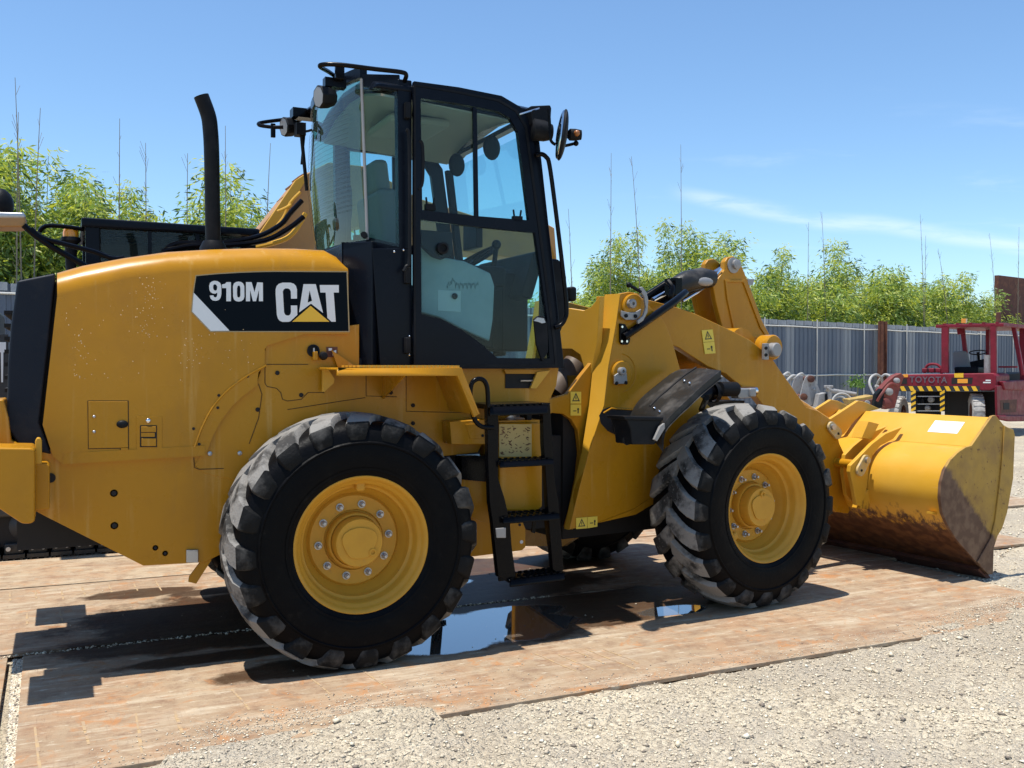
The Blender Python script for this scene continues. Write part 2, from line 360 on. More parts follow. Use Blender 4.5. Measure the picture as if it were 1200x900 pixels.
dp('letter_c', [(740,250),(705,250),(704,208),(698,196),(688,190),(672,190),(662,196),(657,208),(664,328),(669,342),(680,349),(694,348),(702,340),(705,326),(704,290),(741,290),(742,345),(712,372),(702,382),(690,386),(655,386),(640,380),(629,368),(622,345),(615,225),(615,196),(621,176),(634,163),(655,156),(702,156),(722,163),(734,176),(740,196)], WHT)
dp('letter_a', [(778,165),(850,165),(893,334),(822,279),(752,331)], WHT)
dp('letter_a_gap', [(814,203),(828,262),(820,266),(803,272)], DEC, 2)
dp('letter_t', [(873,170),(985,170),(985,214),(955,214),(967,385),(941,385),(918,362),(908,214),(877,214)], WHT)
dp('amber_triangle', [(820,292),(930,385),(712,385)], TRI)
dp('letter_nine', [(240,150),(256,145),(276,148),(290,158),(297,175),(297,222),(293,243),(283,257),(266,263),(246,260),(234,250),(229,232),(250,230),(254,240),(262,243),(270,238),(273,226),(273,214),(262,221),(248,220),(234,212),(227,198),(225,176),(230,159)], WHT)
dp('letter_nine_gap', [(250,172),(256,166),(266,168),(272,180),(271,196),(264,203),(254,200),(249,188)], DEC, 2)
dp('letter_one', [(300,167),(318,163),(328,153),(353,153),(353,265),(326,265),(326,188),(302,188)], WHT)
dp('letter_zero', [(384,152),(398,150),(412,152),(424,160),(431,176),(432,238),(427,254),(415,264),(398,267),(382,264),(371,255),(366,238),(365,176),(371,160)], WHT)
dp('letter_zero_gap', [(393,176),(400,173),(406,178),(408,190),(408,232),(404,242),(397,243),(391,238),(389,226),(389,190)], DEC, 2)
dp('letter_m', [(441,153),(474,153),(491,212),(507,154),(540,156),(541,265),(517,265),(517,198),(500,265),(482,265),(465,197),(465,265),(441,265)], WHT)

# ---- access hatch, latch pocket, small fittings on the hood side
def T(u, v): return (60+u/4.615, 420+v/4.615)
h = Rp([T(200,232),T(414,232),T(416,482),T(203,487)], -HY-.001)
MB().prism(Rp([T(196,228),T(419,228),T(421,500),T(372,500),T(372,488),T(199,491)], -HY-.0003), (0, -.0006, 0)).build('hatch_seam', DKH, LD)
hat = MB().prism(h, (0, -.004, 0)).build('fuel_hatch', YEL, LD, bevel=.003)
MB().prism(Rp([T(376,484),T(416,484),T(416,496),T(376,496)], -HY-.001), (0, -.006, 0)).build('hatch_tab', YEL, LD)
for u, v in ((232,315),(232,397)):
    MB().ball(PY(*T(u,v), -HY-.006), (.008,.006,.008)).build('rivet', STL, hat)
MB().ball(PY(*T(385,356), -HY-.008), (.028,.014,.020)).build('hatch_lock', BLK, hat)
lt = Rp([T(460,314),T(600,314),T(600,492),T(460,492)], -HY-.0005)
lat = MB().prism(lt, (0, -.003, 0)).build('latch_plate', YEL, LD, bevel=.002)
MB().prism(Rp([T(480,362),T(572,362),T(572,480),T(480,480)], -HY-.004), (0, -.0015, 0)).build('latch_pocket', DKH, lat)
MB().prism(Rp([T(486,368),T(567,368),T(567,398),T(486,398)], -HY-.005), (0, -.006, 0)).build('latch_paddle', YEL, lat, bevel=.002)
MB().prism(Rp([T(486,402),T(560,402),T(560,424),T(486,424)], -HY-.005), (0, -.001, 0)).build('latch_paddle', YEL, lat, bevel=.001)
MB().prism(Rp([T(488,432),T(567,432),T(567,474),T(488,474)], -HY-.005), (0, -.006, 0)).build('latch_paddle', YEL, lat, bevel=.002)
MB().ball(PY(*T(525,337), -HY-.006), (.013,.008,.013)).build('latch_button', CHR, lat)
for u, v in ((1063,97),(906,200),(901,267),(770,380),(800,464)):
    p = PY(*T(u,v), -HY); MB().cyl(p, p+Vector((0,-.003,0)), .0075, 12).build('screw_hole', DKH, LD)

# ---- side panels below and in front of the hood
def both(name, px, Y, th, mt, bev=.003, par=LD, label=None):
    P = Rp(px, Y); o = MB().prism(P, (0, th, 0)).build(name, mt, par, bevel=bev)
    Q = [Vector((p.x, -p.y, p.z)) for p in P]; MB().prism(Q, (0, -th, 0)).build(name, mt, par, bevel=bev); return o
both('rear_frame_plate', [(44,528),(240,514),(330,500),(330,620),(262,648),(240,659),(168,663),(55,606),(38,597),(40,560)], -.665, .04, YEL)
for x, y, r in ((133.5,578,.0125),(134,616,.0125),(182,642,.008),(193.5,648.5,.008)):
    p = PY(x, y, -.665); MB().cyl(p, p+Vector((0,-.004,0)), r, 16).build('plug_hole', DKH, LD); MB().lathe([(r+.006,-.001),(r+.006,.0),(r,.0)], p, (0,1,0), 16).build('hole_rim', YEL, LD)
sp = both('wheel_arch_panel', [(228,545),(243,520),(258,492),(280,466),(300,450),(308,428),(312,402),(357,388),(421,380),(421,429),(655,429),(652,452),(640,478),(600,486),(575,500),(560,530),(430,545),(330,575),(240,555)], -.668, .03, YEL)
SEAM = mat('panel_joint', (.07,.032,.004), .8)
def seam(pts, Y, r=.0022, mt=SEAM, name='panel_seam'):
    P = Rp(pts, Y); MB().tube(P, r, 6).build(name, mt, LD)
seam([(227,536),(228,548),(233,550),(262,549)], -.669)
seam([(303,450),(307,462),(303,490),(292,520)], -.669)
seam([(361,427),(313,427),(310.5,431),(310.5,449),(313,453),(324,455),(329,460),(331,468),(337,470),(353,468),(361,460),(380,460)], -.669)
seam([(429,430),(429,464),(465,465)], -.669); seam([(476,424),(476,482),(560,484)], -.669); seam([(337,480),(400,470),(428,466)], -.669)
for x, y in ((302,480),(281,531),(246,531.5),(325,437),(353,463),(458,460),(484,475),(484,496)):
    p = PY(x, y, -.67); MB().lathe([(.012,-.002),(.012,.0),(.004,-.003),(.0,-.003)], p, (0,1,0), 12).build('panel_bolt', STL if x < 300 else DKH, LD)
# key switch, label and stop beside the cab
p = PY(367, 411, -.67); k1 = MB().lathe([(.034,0),(.034,-.010),(.026,-.012),(.024,-.004),(0,-.004)], p, (0,1,0), 24).build('disconnect_switch', BLK, LD)
MB().box(p+Vector((0,-.012,0)), (.008,.012,.03)).build('switch_key', STL, k1)
MB().prism(Rp([(382.5,406.5),(395.5,406.5),(395.5,418.5),(382.5,418.5)], -.671), (0,-.001,0)).build('switch_label', DRED, LD)
MB().prism(Rp([(385,408),(389,408),(389,411),(385,411)], -.6735), (0,-.001,0)).prism(Rp([(389,412),(394,410),(394,416),(390,417)], -.6735), (0,-.001,0)).build('switch_label_print', WHT, LD)
MB().box(PY(369,417,-.69), (.022,.05,.046)).build('door_stop_bracket', YEL, LD, bevel=.003)
MB().lathe([(.0,-.05),(.018,-.045),(.024,-.02),(.02,0)], PY(378,417,-.69), (0,1,0), 16).build('door_stop', BLK, LD)
MB().prism(Rp([(388,410),(417,430),(396,432)], -.69), (0,-.01,0)).build('fender_stay', YEL, LD)

# ---- rear counterweight and tow block
cw = MB(); f = Rp([(-30,524),(38,525),(41,530),(41,611),(36,614),(26,614),(0,597),(-30,585)], -.97)
cw.prism(f, (0, .45, 0)).prism([Vector((p.x, .97, p.z)) for p in f], (0, -.45, 0))
cw.prism(Rp([(-40,540),(10,540),(10,590),(-40,590)], -.4), (0, .8, 0))
CW = cw.build('counterweight', YEL, LD, bevel=.012)
MB().prism(Rp([(41,547),(41,543),(55,543),(58,546),(58,597),(41,598)], -.80), (0, .14, 0)).build('tie_down_block', YEL, CW, bevel=.006)
q = Rp([(41,544),(41,517),(43,513),(47,513),(49,517),(49,544)], -.80); MB().prism(q, (0, .05, 0)).build('lifting_eye', YELB, CW, bevel=.006)
MB().prism(Rp([(-20,470),(4,468),(10,490),(13,516),(21,520),(21,526),(-20,526)], -.72), (0, .3, 0)).build('counterweight_cap', YEL, CW, bevel=.008)
MB().lathe([(0,.004),(.03,.003),(.034,0)], PY(9,525,-.66)+Vector((0,0,.012)), (0,0,1), 16).build('cap_bolt', STL, CW)
p = PY(59,560,-.668); MB().cyl(p, p+Vector((0,-.004,0)), .024, 20).build('frame_hole', DKH, LD)
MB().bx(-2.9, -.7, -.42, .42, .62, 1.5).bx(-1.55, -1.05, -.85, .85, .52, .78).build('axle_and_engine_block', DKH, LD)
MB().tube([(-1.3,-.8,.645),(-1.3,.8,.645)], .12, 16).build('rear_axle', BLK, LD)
# hanging tail strap by the rear tyre
MB().prism(Rp([(222,676),(240,652),(248,656),(230,684),(221,682)], -.66), (0, .02, 0)).build('frame_strap', YEL, LD)
MB().prism(Rp([(218,644),(232,644),(232,659),(218,659)], -.667), (0, -.012, 0)).build('sensor_plate', STL, LD, bevel=.002)

# ---- fender with grip strip
fp = [(396,431),(541,431),(562,485),(556,489),(536,440.5),(396,440.5)]
mb = MB().prism(Rp(fp, -1.10), (0, .03, 0))
P = Rp([(396,431),(541,431),(562,485)], -1.10)
for a, b in ((P[0], P[1]), (P[1], P[2])):
    n = Vector((b.z-a.z, 0, -(b.x-a.x))).normalized()*-.0
    q = [a, b, b+Vector((0,.42,0)), a+Vector((0,.42,0))]
    d = (b-a).normalized(); nn = Vector((-d.z, 0, d.x)); nn = nn if nn.z < 0 else -nn
    mb.prism(q, nn*.012)
fen = mb.build('fender', YEL, LD, bevel=.002)
P0, P1 = P[0], P[1]
mb = MB(); n = 24
for i in range(n):
    t = (i+3.5)/(n+3)*.93+.06; c = P0.lerp(P1, t)
    for k in range(5): mb.box(c+Vector((0,.03+k*.075,.006)), (.016,.05,.012))
mb.build('grip_teeth', YELB, fen)
mb = MB()
for x in (474,):
    a = PY(x, 440, -1.06); mb.prism([a, a+Vector((0,.40,0)), a+Vector((0,.40,-.14))], (.008,0,0))
mb.build('fender_rib', YEL, fen)
g = [PY(x, y, -.70) for x, y in ((377,430),(383,432),(391,444),(390,449),(379,459),(377,459))]
MB().prism(g, (0, -.02, 0)).build('fender_gusset', YELB, LD)  # lit gusset, its sunlight put into the brighter yellow
f2 = [Vector((p.x, -p.y, p.z)) for p in P]
mb = MB()
for a, b in ((f2[0], f2[1]), (f2[1], f2[2])): mb.prism([a, b, b+Vector((0,-.42,0)), a+Vector((0,-.42,0))], (0,0,-.02))
mb.build('fender', YEL, LD)

# ---- tank, battery box and steps
tk = MB().prism(Rp([(585,495),(632,495),(636,499),(636,594),(630,599),(585,599)], -.86), (0, .3, 0)).build('fuel_tank', YEL, LD, bevel=.012)
a = Rp([(585,497),(623,497),(623,535),(585,535)], -.862); MB().prism(a, (0,-.001,0)).build('tank_notice', mat('faded_notice', (.50,.36,.13), .6), tk)
rnd = random.Random(4); mb = MB()
for k in range(70):
    u, v = rnd.uniform(587,621), rnd.uniform(499,533); q = PY(u, v, -.8645)
    mb.box(q, (rnd.uniform(.004,.02), .0006, rnd.uniform(.002,.006)), Matrix.Rotation(rnd.uniform(-.8,.8), 3, 'Y'))
mb.build('notice_scribble', DRED, tk)
MB().prism(Rp([(585,493),(634,492),(634,497),(585,498)], -.84), (0,.3,0)).build('tank_lid', YEL, tk)
MB().box(PY(619,489,-.8), (.03,.03,.05)).build('tank_catch', BLK, tk)
bb = MB().prism(Rp([(527,494),(569,491),(570,521),(529,521)], -.80), (0,.15,0)).build('battery_box', YEL, LD, bevel=.006)
MB().prism(Rp([(545,497),(566,496),(567,514),(551,514)], -.801), (0,-.004,0)).build('box_lid', YEL, bb, bevel=.002)
p = PY(565.5,510.5,-.806); MB().cyl(p, p+Vector((0,-.006,0)), .008, 10).build('lid_knob', BLK, bb)
MB().prism(Rp([(541,535),(584,533),(584,566),(541,562)], -.75), (0,.1,0)).build('hose_cover', BLKG, LD)
MB().prism(Rp([(540,560),(575,565),(575,614),(566,612),(540,600)], -.72), (0,.03,0)).build('step_mount', YEL, LD)
mp_ = MB().prism(Rp([(520,590),(575,598),(612,610),(616,620),(616,641),(612,645),(557,652),(520,652)], -.55), (0,.04,0)).build('hitch_plate', YEL, LD, bevel=.004)
p = PY(611,635,-.551); MB().cyl(p, p+Vector((0,-.003,0)), .011, 12).build('plate_hole', WHT, mp_)
p = PY(609,615,-.551); MB().cyl(p, p+Vector((0,-.003,0)), .009, 12).build('plate_hole', DKH, mp_)

def ladder(s):
    S = lambda px, Y: [Vector((p.x, p.y*s, p.z)) for p in Rp(px, Y)]
    L_ = MB(); L_.prism(S([(571,474),(583,474),(585,500),(584,560),(592,585),(598,612),(600,640),(605,676),(598,684),(584,676),(580,640),(577,610),(574,590),(572,540)], -1.0), (0,.05*s,0))
    lad = L_.build('ladder', BLKG, LD, bevel=.006)
    MB().prism(S([(636,472),(645,474),(648,520),(650,560),(655,590),(659,640),(661,668),(655,674),(648,668),(644,620),(640,560),(637,520)], -1.0), (0,.05*s,0)).build('side_rail', BLKG, lad, bevel=.006)
    MB().prism(S([(641,610),(646,612),(652,660),(648,664)], -.96), (0,.04*s,0)).build('side_rail_stay', BLKG, lad)
    for (x0, y0, x1, y1, dy, hh) in ((574,477,642,475,.07,.05),(586,541,649,538,.14,.035),(590,607,656,602,.17,.035),(598,680,662,672,.17,.04)):
        a, b = S([(x0,y0),(x1,y1)], -1.03)
        mb = MB(); mb.prism([a, b, b+Vector((0,0,-hh)), a+Vector((0,0,-hh))], (0,.015*s,0)); mb.prism([a, b, b+Vector((0,dy*s,0)), a+Vector((0,dy*s,0))], (0,0,-.008))
        mb.prism([a+Vector((0,dy*s,0)), b+Vector((0,dy*s,0)), b+Vector((0,dy*s,-hh)), a+Vector((0,dy*s,-hh))], (0,-.01*s,0))
        st = mb.build('ladder_step', BLKG, lad, bevel=.004)
        mb = MB()
        for k in range(9):
            c = a.lerp(b, (k+.5)/9)
            for j in range(3): mb.box(c+Vector((0,(.02+j*(dy-.03)/2)*s,.003)), (.02,.008,.008))
        mb.build('step_teeth', BLKG, st)
    h = smoothpath(S([(572,476),(571,455),(567,446),(560,444),(553,449),(551,462),(553,480),(557,493),(565,500),(578,501)], -1.03), 5)
    MB().tube(h, .013, 12).build('grab_rail', BLKG, lad)
    MB().prism(S([(580,619),(592,618),(592,630),(581,630)], -1.001), (0,-.012*s,0)).build('step_clamp', SILV, lad, bevel=.003)
    MB().prism(S([(625,608),(629,608),(627,625),(623,624)], -.95), (0,.01*s,0)).build('step_tab', BLKG, lad)
ladder(1); ladder(-1)
MB().prism(Rp([(573,474),(645,472),(642,480),(574,480)], -.98), (0,.3,0)).build('step_carrier', BLKG, LD)
# dark patch painted for the shade in the recess under the door sill
MB().prism(Rp([(592,438),(636,438),(622,455),(592,455)], -.671), (0,-.003,0)).build('sill_recess', DKH, LD)
MB().prism(Rp([(590,433),(645,433),(641,438),(592,438)], -.68), (0,-.012,0)).build('sill_recess_lip', YEL, LD)
MB().prism(Rp([(628,436),(643,434),(627,455),(620,455)], -.685), (0,-.02,0)).build('sill_cleat', YELB, LD)
MB().tube(Rp([(610,446),(625,446),(622,452)], -.69), .006, 6).build('sill_latch', STL, LD)

# ---- cab
CY = .72
cab = MB()
S = lambda px, Y=-CY: Rp(px, Y)
low_side = S([(436,291),(483,291),(483,432),(446,432)])
for s in (1, -1):
    q = [Vector((p.x, p.y*s, p.z)) for p in low_side]; cab.prism(q, (0, .05*s, 0))
xr = low_side[0].x
cab.bx(xr-.12, xr-.06, -.55, .55, 1.6, 2.24)                       # rear lower wall
for s in (1, -1):
    cab.prism([Vector((xr, -CY*s, 1.56)), Vector((xr-.12, -.55*s, 1.56)), Vector((xr-.12, -.55*s, 2.24)), Vector((xr, -CY*s, 2.24))], (.04, .03*s, 0))
cab.bx(xr-.10, .02, -.66, .66, 1.54, 1.60)                          # floor
CAB = cab.build('cab_body', NAVY, LD, bevel=.006)
# main rear pillar
post = S([(466,92),(483,94),(483,292),(468,292)])
for s in (1, -1):
    MB().prism([Vector((p.x, p.y*s, p.z)) for p in post], (0, .07*s, 0)).build('rear_pillar', NAVY, CAB, bevel=.008)
# roof
x = lambda px, Y=-CY: PY(px, 110, Y).x
zr0 = PY(483, 97, -CY).z; zr1 = PY(640, 127, -CY).z
X0 = PY(483,97,-CY).x; X1 = PY(640,127,-CY).x
prof = [(X0-.22, zr0-.05), (X0-.20, zr0+.0), (X0-.02, zr0+.012), (X1-.12, zr1+.012), (X1, zr1+.0), (X1+.02, zr1-.05), (X1-.08, zr1-.075), (X0, zr0-.055)]
secs = []
for y, f in ((-CY-.005, -.03), (-CY+.06, 0), (-.35, .075), (0, .10), (.35, .075), (CY-.06, 0), (CY+.005, -.03)):
    secs.append([Vector((a, y, b + (f if i in (1,2,3,4) else max(0, f)))) for i, (a, b) in enumerate(prof)])
roof = MB().loft(secs, True).build('cab_roof', NAVY, CAB, bevel=.012)
secs = [[Vector((X0-.16, y, zr0-.062+f)), Vector((X1-.10, y, zr1-.082+f)), Vector((X1-.10, y, zr1-.090+f)), Vector((X0-.16, y, zr0-.075+f))] for y, f in ((-.66,0),(-.35,.075),(0,.10),(.35,.075),(.66,0))]
MB().loft(secs, True).build('headliner', LIN, CAB)
MB().box((X0+.25, .1, zr1-.0), (.4, .5, .05)).build('roof_console', LIN, CAB, bevel=.02)
# doors (both sides)
uo = [(483,97),(535,104),(585,114),(607,127),(620,147),(635,266),(555,262),(483,254)]
ui = [(490.5,117),(535,123),(581,132),(595,140),(604,156),(617,259),(555,254),(492.5,247)]
lo = [(483,254),(555,262),(635,266),(644,340),(652,400),(655,431),(600,432),(560,432),(530,432),(505,432),(483,432)]
li = [(490.5,258.5),(555,266.5),(624,273.5),(632,330),(638,372),(641,420),(580,419.5),(560,402),(538,386.5),(515,374.5),(491.5,368.5)]
for s in (1, -1):
    fl = lambda P: [Vector((p.x, p.y*s, p.z)) for p in P]
    mb = MB(); mb.ring(fl(S(uo)), fl(S(ui)), (0,-.035*s,0)); mb.ring(fl(S(lo)), fl(S(li)), (0,-.035*s,0))
    door = mb.build('cab_door', NAVY, LD, smooth=25)
    mb = MB(); mb.ring(fl(S([(485,99),(535,106.5),(585,116.5),(606,129),(617.5,148),(651,400),(653,430),(560,430),(485,430)], -CY-.035)), fl(S([(487,101),(535,109),(584,119),(604,131),(615,150),(648,400),(650,427),(560,427),(487,427)], -CY-.035)), (0,-.004*s,0))
    mb.build('door_seal', BLK, door)
    MB().prism(fl(S([(490,116),(535,122),(582,131),(596,139),(605,155),(618,260),(555,255),(492,248)], -CY-.012)), (0,-.005*s,0)).build('door_upper_pane', GLS, door)
    MB().prism(fl(S([(490,257),(555,265),(625,272),(641,372),(643,422),(580,421),(560,404),(538,388),(515,376),(490,370)], -CY-.012)), (0,-.005*s,0)).build('door_lower_pane', GLS, door)
    MB().prism(fl(S([(553,126),(557.5,127),(559.5,255),(555,255)], -CY-.02)), (0,-.018*s,0)).build('window_divider', NAVY, door)
    for (u, v) in ((504,243),(606,257)):
        c = fl([PY(u, v, -CY-.02)])[0]
        la = MB(); la.box(c, (.06,.03,.035)); la.cyl(c+Vector((-.018,0,.01)), c+Vector((-.024,0,.055)), .006, 8); la.cyl(c+Vector((.018,0,.01)), c+Vector((.026,0,.055)), .006, 8)
        la.build('window_latch', BLK, door, bevel=.004)
    hd = MB().prism(fl(S([(624,374),(629,370),(636,371),(640,378),(641,412),(634,424),(627,404)], -CY-.036)), (0,-.02*s,0)).build('door_handle', BLK, door, bevel=.006)
    MB().prism(fl(S([(625,376),(630,372),(637,373),(639,378),(635,379),(630,377)], -CY-.057)), (0,-.004*s,0)).build('handle_cap', STL, hd)
    MB().prism(fl(S([(493,269),(530,272),(531,290),(529,299),(519,304),(508,300),(493,286)], -CY-.0)), (0,.05*s,0)).build('armrest_shell', BLK, door, bevel=.006)
    c = fl([PY(518,291,-CY-.02)])[0]; MB().lathe([(.034,0),(.034,-.02*s),(.022,-.024*s),(.02,-.01*s),(0,-.01*s)], c, (0,1,0), 20).build('shell_knob', BLK, door)
    # grab bar behind the pane and hinges
    MB().tube(smoothpath(fl(S([(491,165),(495,172),(495,212),(490,222)], -CY-.03)), 4), .011, 8).build('inner_grab', BLK, door)
    for v in (130, 323, 405):
        c = fl([PY(477, v, -CY-.01)])[0]; MB().box(c, (.03,.05,.09)).build('door_hinge', BLK, door, bevel=.005)
    for (u, v) in ((462,295),(473,293),(477,313),(478,326),(480,394),(480,416)):
        c = fl([PY(u, v, -CY-.003)])[0]; MB().ball(c, (.007,.006,.007), 10, 6).build('cab_bolt', CHR, door)
MB().tube(smoothpath(Rp([(476,152),(479,158),(480,200),(480,300),(476,312),(473,318)], -CY-.055), 4), .010, 10).build('gas_strut', BLK, CAB)
# rear quarter panes and curved rear glass
A = [PY(468,94,-CY), PY(470,290,-CY)]; B = [PY(424,93,-.58), PY(431,281,-.60)]
for s in (1, -1):
    q = [A[0], B[0], B[1], A[1]]; q = [Vector((p.x, p.y*s, p.z)) for p in q]
    MB().prism(q, (.004, .005*s, 0)).build('quarter_pane', GLS, CAB)
    MB().tube([Vector((p.x-.004, (p.y-.006)*s, p.z)) for p in B], .009, 8).build('glass_edge_trim', SILV, CAB)
    c = Vector((B[1].x-.02, (B[1].y-.01)*s, B[1].z+.02)); MB().cyl(c, c+Vector((-.02,-.05*s,0)), .018, 12).build('glass_clamp', BLK, CAB)
    b0, b1 = [Vector((p.x, p.y*s, p.z)) for p in B], [Vector((p.x, p.y*s, p.z)) for p in A]
    MB().prism([b0[0]+Vector((0,0,-.04)), b1[0]+Vector((0,0,-.04)), b1[0]+Vector((0,0,.03)), b0[0]+Vector((0,0,.03))], (.01,.02*s,0)).build('quarter_header', NAVY, CAB)
    MB().prism([b0[1]+Vector((0,0,-.05)), b1[1]+Vector((0,0,-.05)), b1[1]+Vector((0,0,.015)), b0[1]+Vector((0,0,.015))], (.01,.02*s,0)).build('quarter_sill', NAVY, CAB)
# rear glass: vertical curve in plan
secs = []
for k in range(13):
    t = -1+2*k/12; y = .58*t
    bul = .10*(1-t*t)
    secs.append([Vector((B[1].x-bul-.00, y*1.03, B[1].z-.02)), Vector(((B[0].x+B[1].x)/2-bul-.03, y*1.01, (B[0].z+B[1].z)/2)), Vector((B[0].x-bul, y, B[0].z))])
secs2 = [[p+Vector((.006,0,0)) for p in reversed(q)] for q in secs]
MB().loft([a+b for a, b in zip(secs, secs2)], True).build('rear_window', GLR, CAB, smooth=60)
mb = MB()
for j in range(22):
    f = j/21*.62+.22
    mb.tube([Vector((q[0].x*(1-f)+q[2].x*f-.012-(.03*(1-abs(2*f-1))), q[0].y*(1-f)+q[2].y*f, q[0].z*(1-f)+q[2].z*f)) for q in secs[1:-1]], .0007, 3)
o = mb.build('heater_wires', DKH, CAB); o['kind'] = 'stuff'
mb = MB()
for k, (z0, h_) in enumerate(((secs[0][0].z-.04, .06), (secs[0][2].z+.01, .06))):
    pth = [q[0 if k == 0 else 2] for q in secs]
    a = [Vector((p.x-.01, p.y, z0)) for p in pth]; b = [Vector((p.x+.03, p.y, z0)) for p in pth]
    c = [Vector((p.x+.03, p.y, z0+h_)) for p in pth]; d = [Vector((p.x-.01, p.y, z0+h_)) for p in pth]
    mb.loft([list(t) for t in zip(a, b, c, d)], True)
mb.build('rear_window_frame', NAVY, CAB)
# far pillar, wiper
MB().tube([(secs[9][0].x-.03, .44, secs[0][0].z+.45), (secs[9][2].x-.04, .42, secs[0][2].z-.12)], .012, 8).build('wiper_blade', BLK, CAB)
MB().tube([(secs[9][0].x-.05, .42, secs[0][2].z-.10), (secs[9][0].x-.06, .46, secs[0][0].z+.62)], .008, 8).box((secs[9][2].x-.05,.42,secs[0][2].z-.08),(.06,.08,.08)).build('wiper_arm', BLK, CAB)
# windscreen and front pillars
f0 = [PY(622,150,-CY), PY(653,431,-CY)]
for s in (1, -1):
    q = [Vector((p.x, p.y*s, p.z)) for p in f0]
    MB().prism([q[0], q[1], q[1]+Vector((.05,0,0)), q[0]+Vector((.05,0,0))], (0,.05*s,0)).build('front_pillar', NAVY, CAB, bevel=.006)
MB().prism([f0[0]+Vector((.03,.05,0)), f0[1]+Vector((.03,.05,0)), Vector((f0[1].x+.03, CY-.05, f0[1].z)), Vector((f0[0].x+.03, CY-.05, f0[0].z))], (.005,0,0)).build('windscreen', GLS, CAB)
MB().prism([f0[0]+Vector((0,0,.06)), f0[0]+Vector((0,0,.09)), f0[0]+Vector((.05,0,.09)), f0[0]+Vector((.05,0,.06))], (0,2*CY,0)).build('windscreen_header', NAVY, CAB)
# interior
seat = MB().box((-.62,0,1.98),(.5,.5,.14)).build('seat_cushion', FAB, CAB, bevel=.04)
MB().box((-.86,0,2.32),(.14,.5,.62), Matrix.Rotation(-.12,3,'Y')).build('seat_backrest', FAB, CAB, bevel=.04)
MB().box((-.90,0,2.72),(.10,.28,.2), Matrix.Rotation(-.12,3,'Y')).build('headrest', FAB, CAB, bevel=.03)
MB().box((-.62,0,1.76),(.36,.36,.3)).build('seat_base', BLK, CAB, bevel=.02)
MB().box((-.5,-.42,2.1),(.55,.16,.12)).box((-.45,-.42,1.86),(.3,.14,.4)).build('joystick_console', BLK, CAB, bevel=.02)
MB().cyl((-.28,-.42,2.15),(-.26,-.42,2.28),.016,8).ball((-.26,-.42,2.3),.03).build('joystick', BLK, CAB)
MB().tube([(-.05,0,1.62),(-.08,0,1.95),(-.22,0,2.2)],.045,12).box((-.05,0,1.9),(.18,.5,.5)).build('steering_column', BLK, CAB, bevel=.015)
ring = [Vector((-.25,0,2.24))+Matrix.Rotation(-.55,3,'Y')@Vector((.19*cos(t),.19*sin(t),0)) for t in [2*pi*k/28 for k in range(29)]]
sw = MB().tube(ring,.014,8,False); c = Vector((-.25,0,2.24))
for t in (0,2.1,4.2): sw.cyl(c, c+Matrix.Rotation(-.55,3,'Y')@Vector((.18*cos(t),.18*sin(t),0)),.01,8)
sw.build('steering_wheel', BLK, CAB)
MB().box((-.02,0,2.12),(.08,.9,.3),Matrix.Rotation(.3,3,'Y')).build('dashboard', BLK, CAB, bevel=.02)
trim = mat('door_trim_panel', (.27,.34,.33), .6, var=[(5,(.17,.24,.24),.4,.8)])
P = S([(493,285),(512,300),(545,306),(575,320),(580,335),(578,375),(574,400),(555,392),(538,384),(515,372),(493,366)], -CY+.07)
tr = MB().prism(P, (0,.02,0)).build('side_trim', trim, CAB, bevel=.01)
mb = MB(); rnd = random.Random(9)
px = [(524,335)]
for k in range(60):
    u = 524+k*.62; v = 334+2.6*sin(k*1.7)+2.2*cos(k*.83)-(5 if 6 < k < 16 else 0)
    px.append((u, v))
mb.tube([PY(u, v, -CY+.068) for u, v in px], .0013, 4); mb.build('trim_scribble', mat('faded_pen', (.12,.18,.18), .7), tr)
MB().prism(S([(513,340),(540,341),(540,366),(513,364)], -CY+.068), (0,.004,0)).build('trim_pocket', mat('trim_pocket_plastic', (.36,.42,.40), .5), tr, bevel=.003)
c = PY(533,347,-CY+.06); MB().ball(c,(.018,.01,.018)).build('trim_knob', BLK, tr)
MB().bx(-1.15,-.95,-.5,.5,1.62,2.15).build('rear_shelf', BLK, CAB, bevel=.02)
MB().box((-.1,.35,2.45),(.05,.25,.18)).build('monitor', BLK, CAB, bevel=.01)
for y in (-.25,.35): MB().ball((-.22,y,3.0-.07),(.06,.015,.08)).build('interior_mirror', BLK, CAB)
# handrail, lamp housing and grab at the front right corner
MB().tube(smoothpath(Rp([(627,182),(634,180.5),(640,184),(644,194),(651,245),(660,320),(664,362),(662,374),(657,381),(650,384)], -CY-.06), 5), .0135, 12).build('front_handrail', BLKG, CAB)
fl_ = MB().prism(Rp([(642,303),(655,303),(662,310),(665,325),(665,360),(660,384),(652,404),(642,404)], -.60), (0,.14,0)).build('front_lamp_housing', BLK, CAB, bevel=.02)
MB().box(PY(667,345,-.50), (.05,.12,.09)).build('marker_lamp', BLK, fl_, bevel=.015)
MB().prism(Rp([(636,255),(650,300),(652,312),(640,318)], -.30), (0,.02,0)).build('wiper_motor_cover', YEL, CAB)
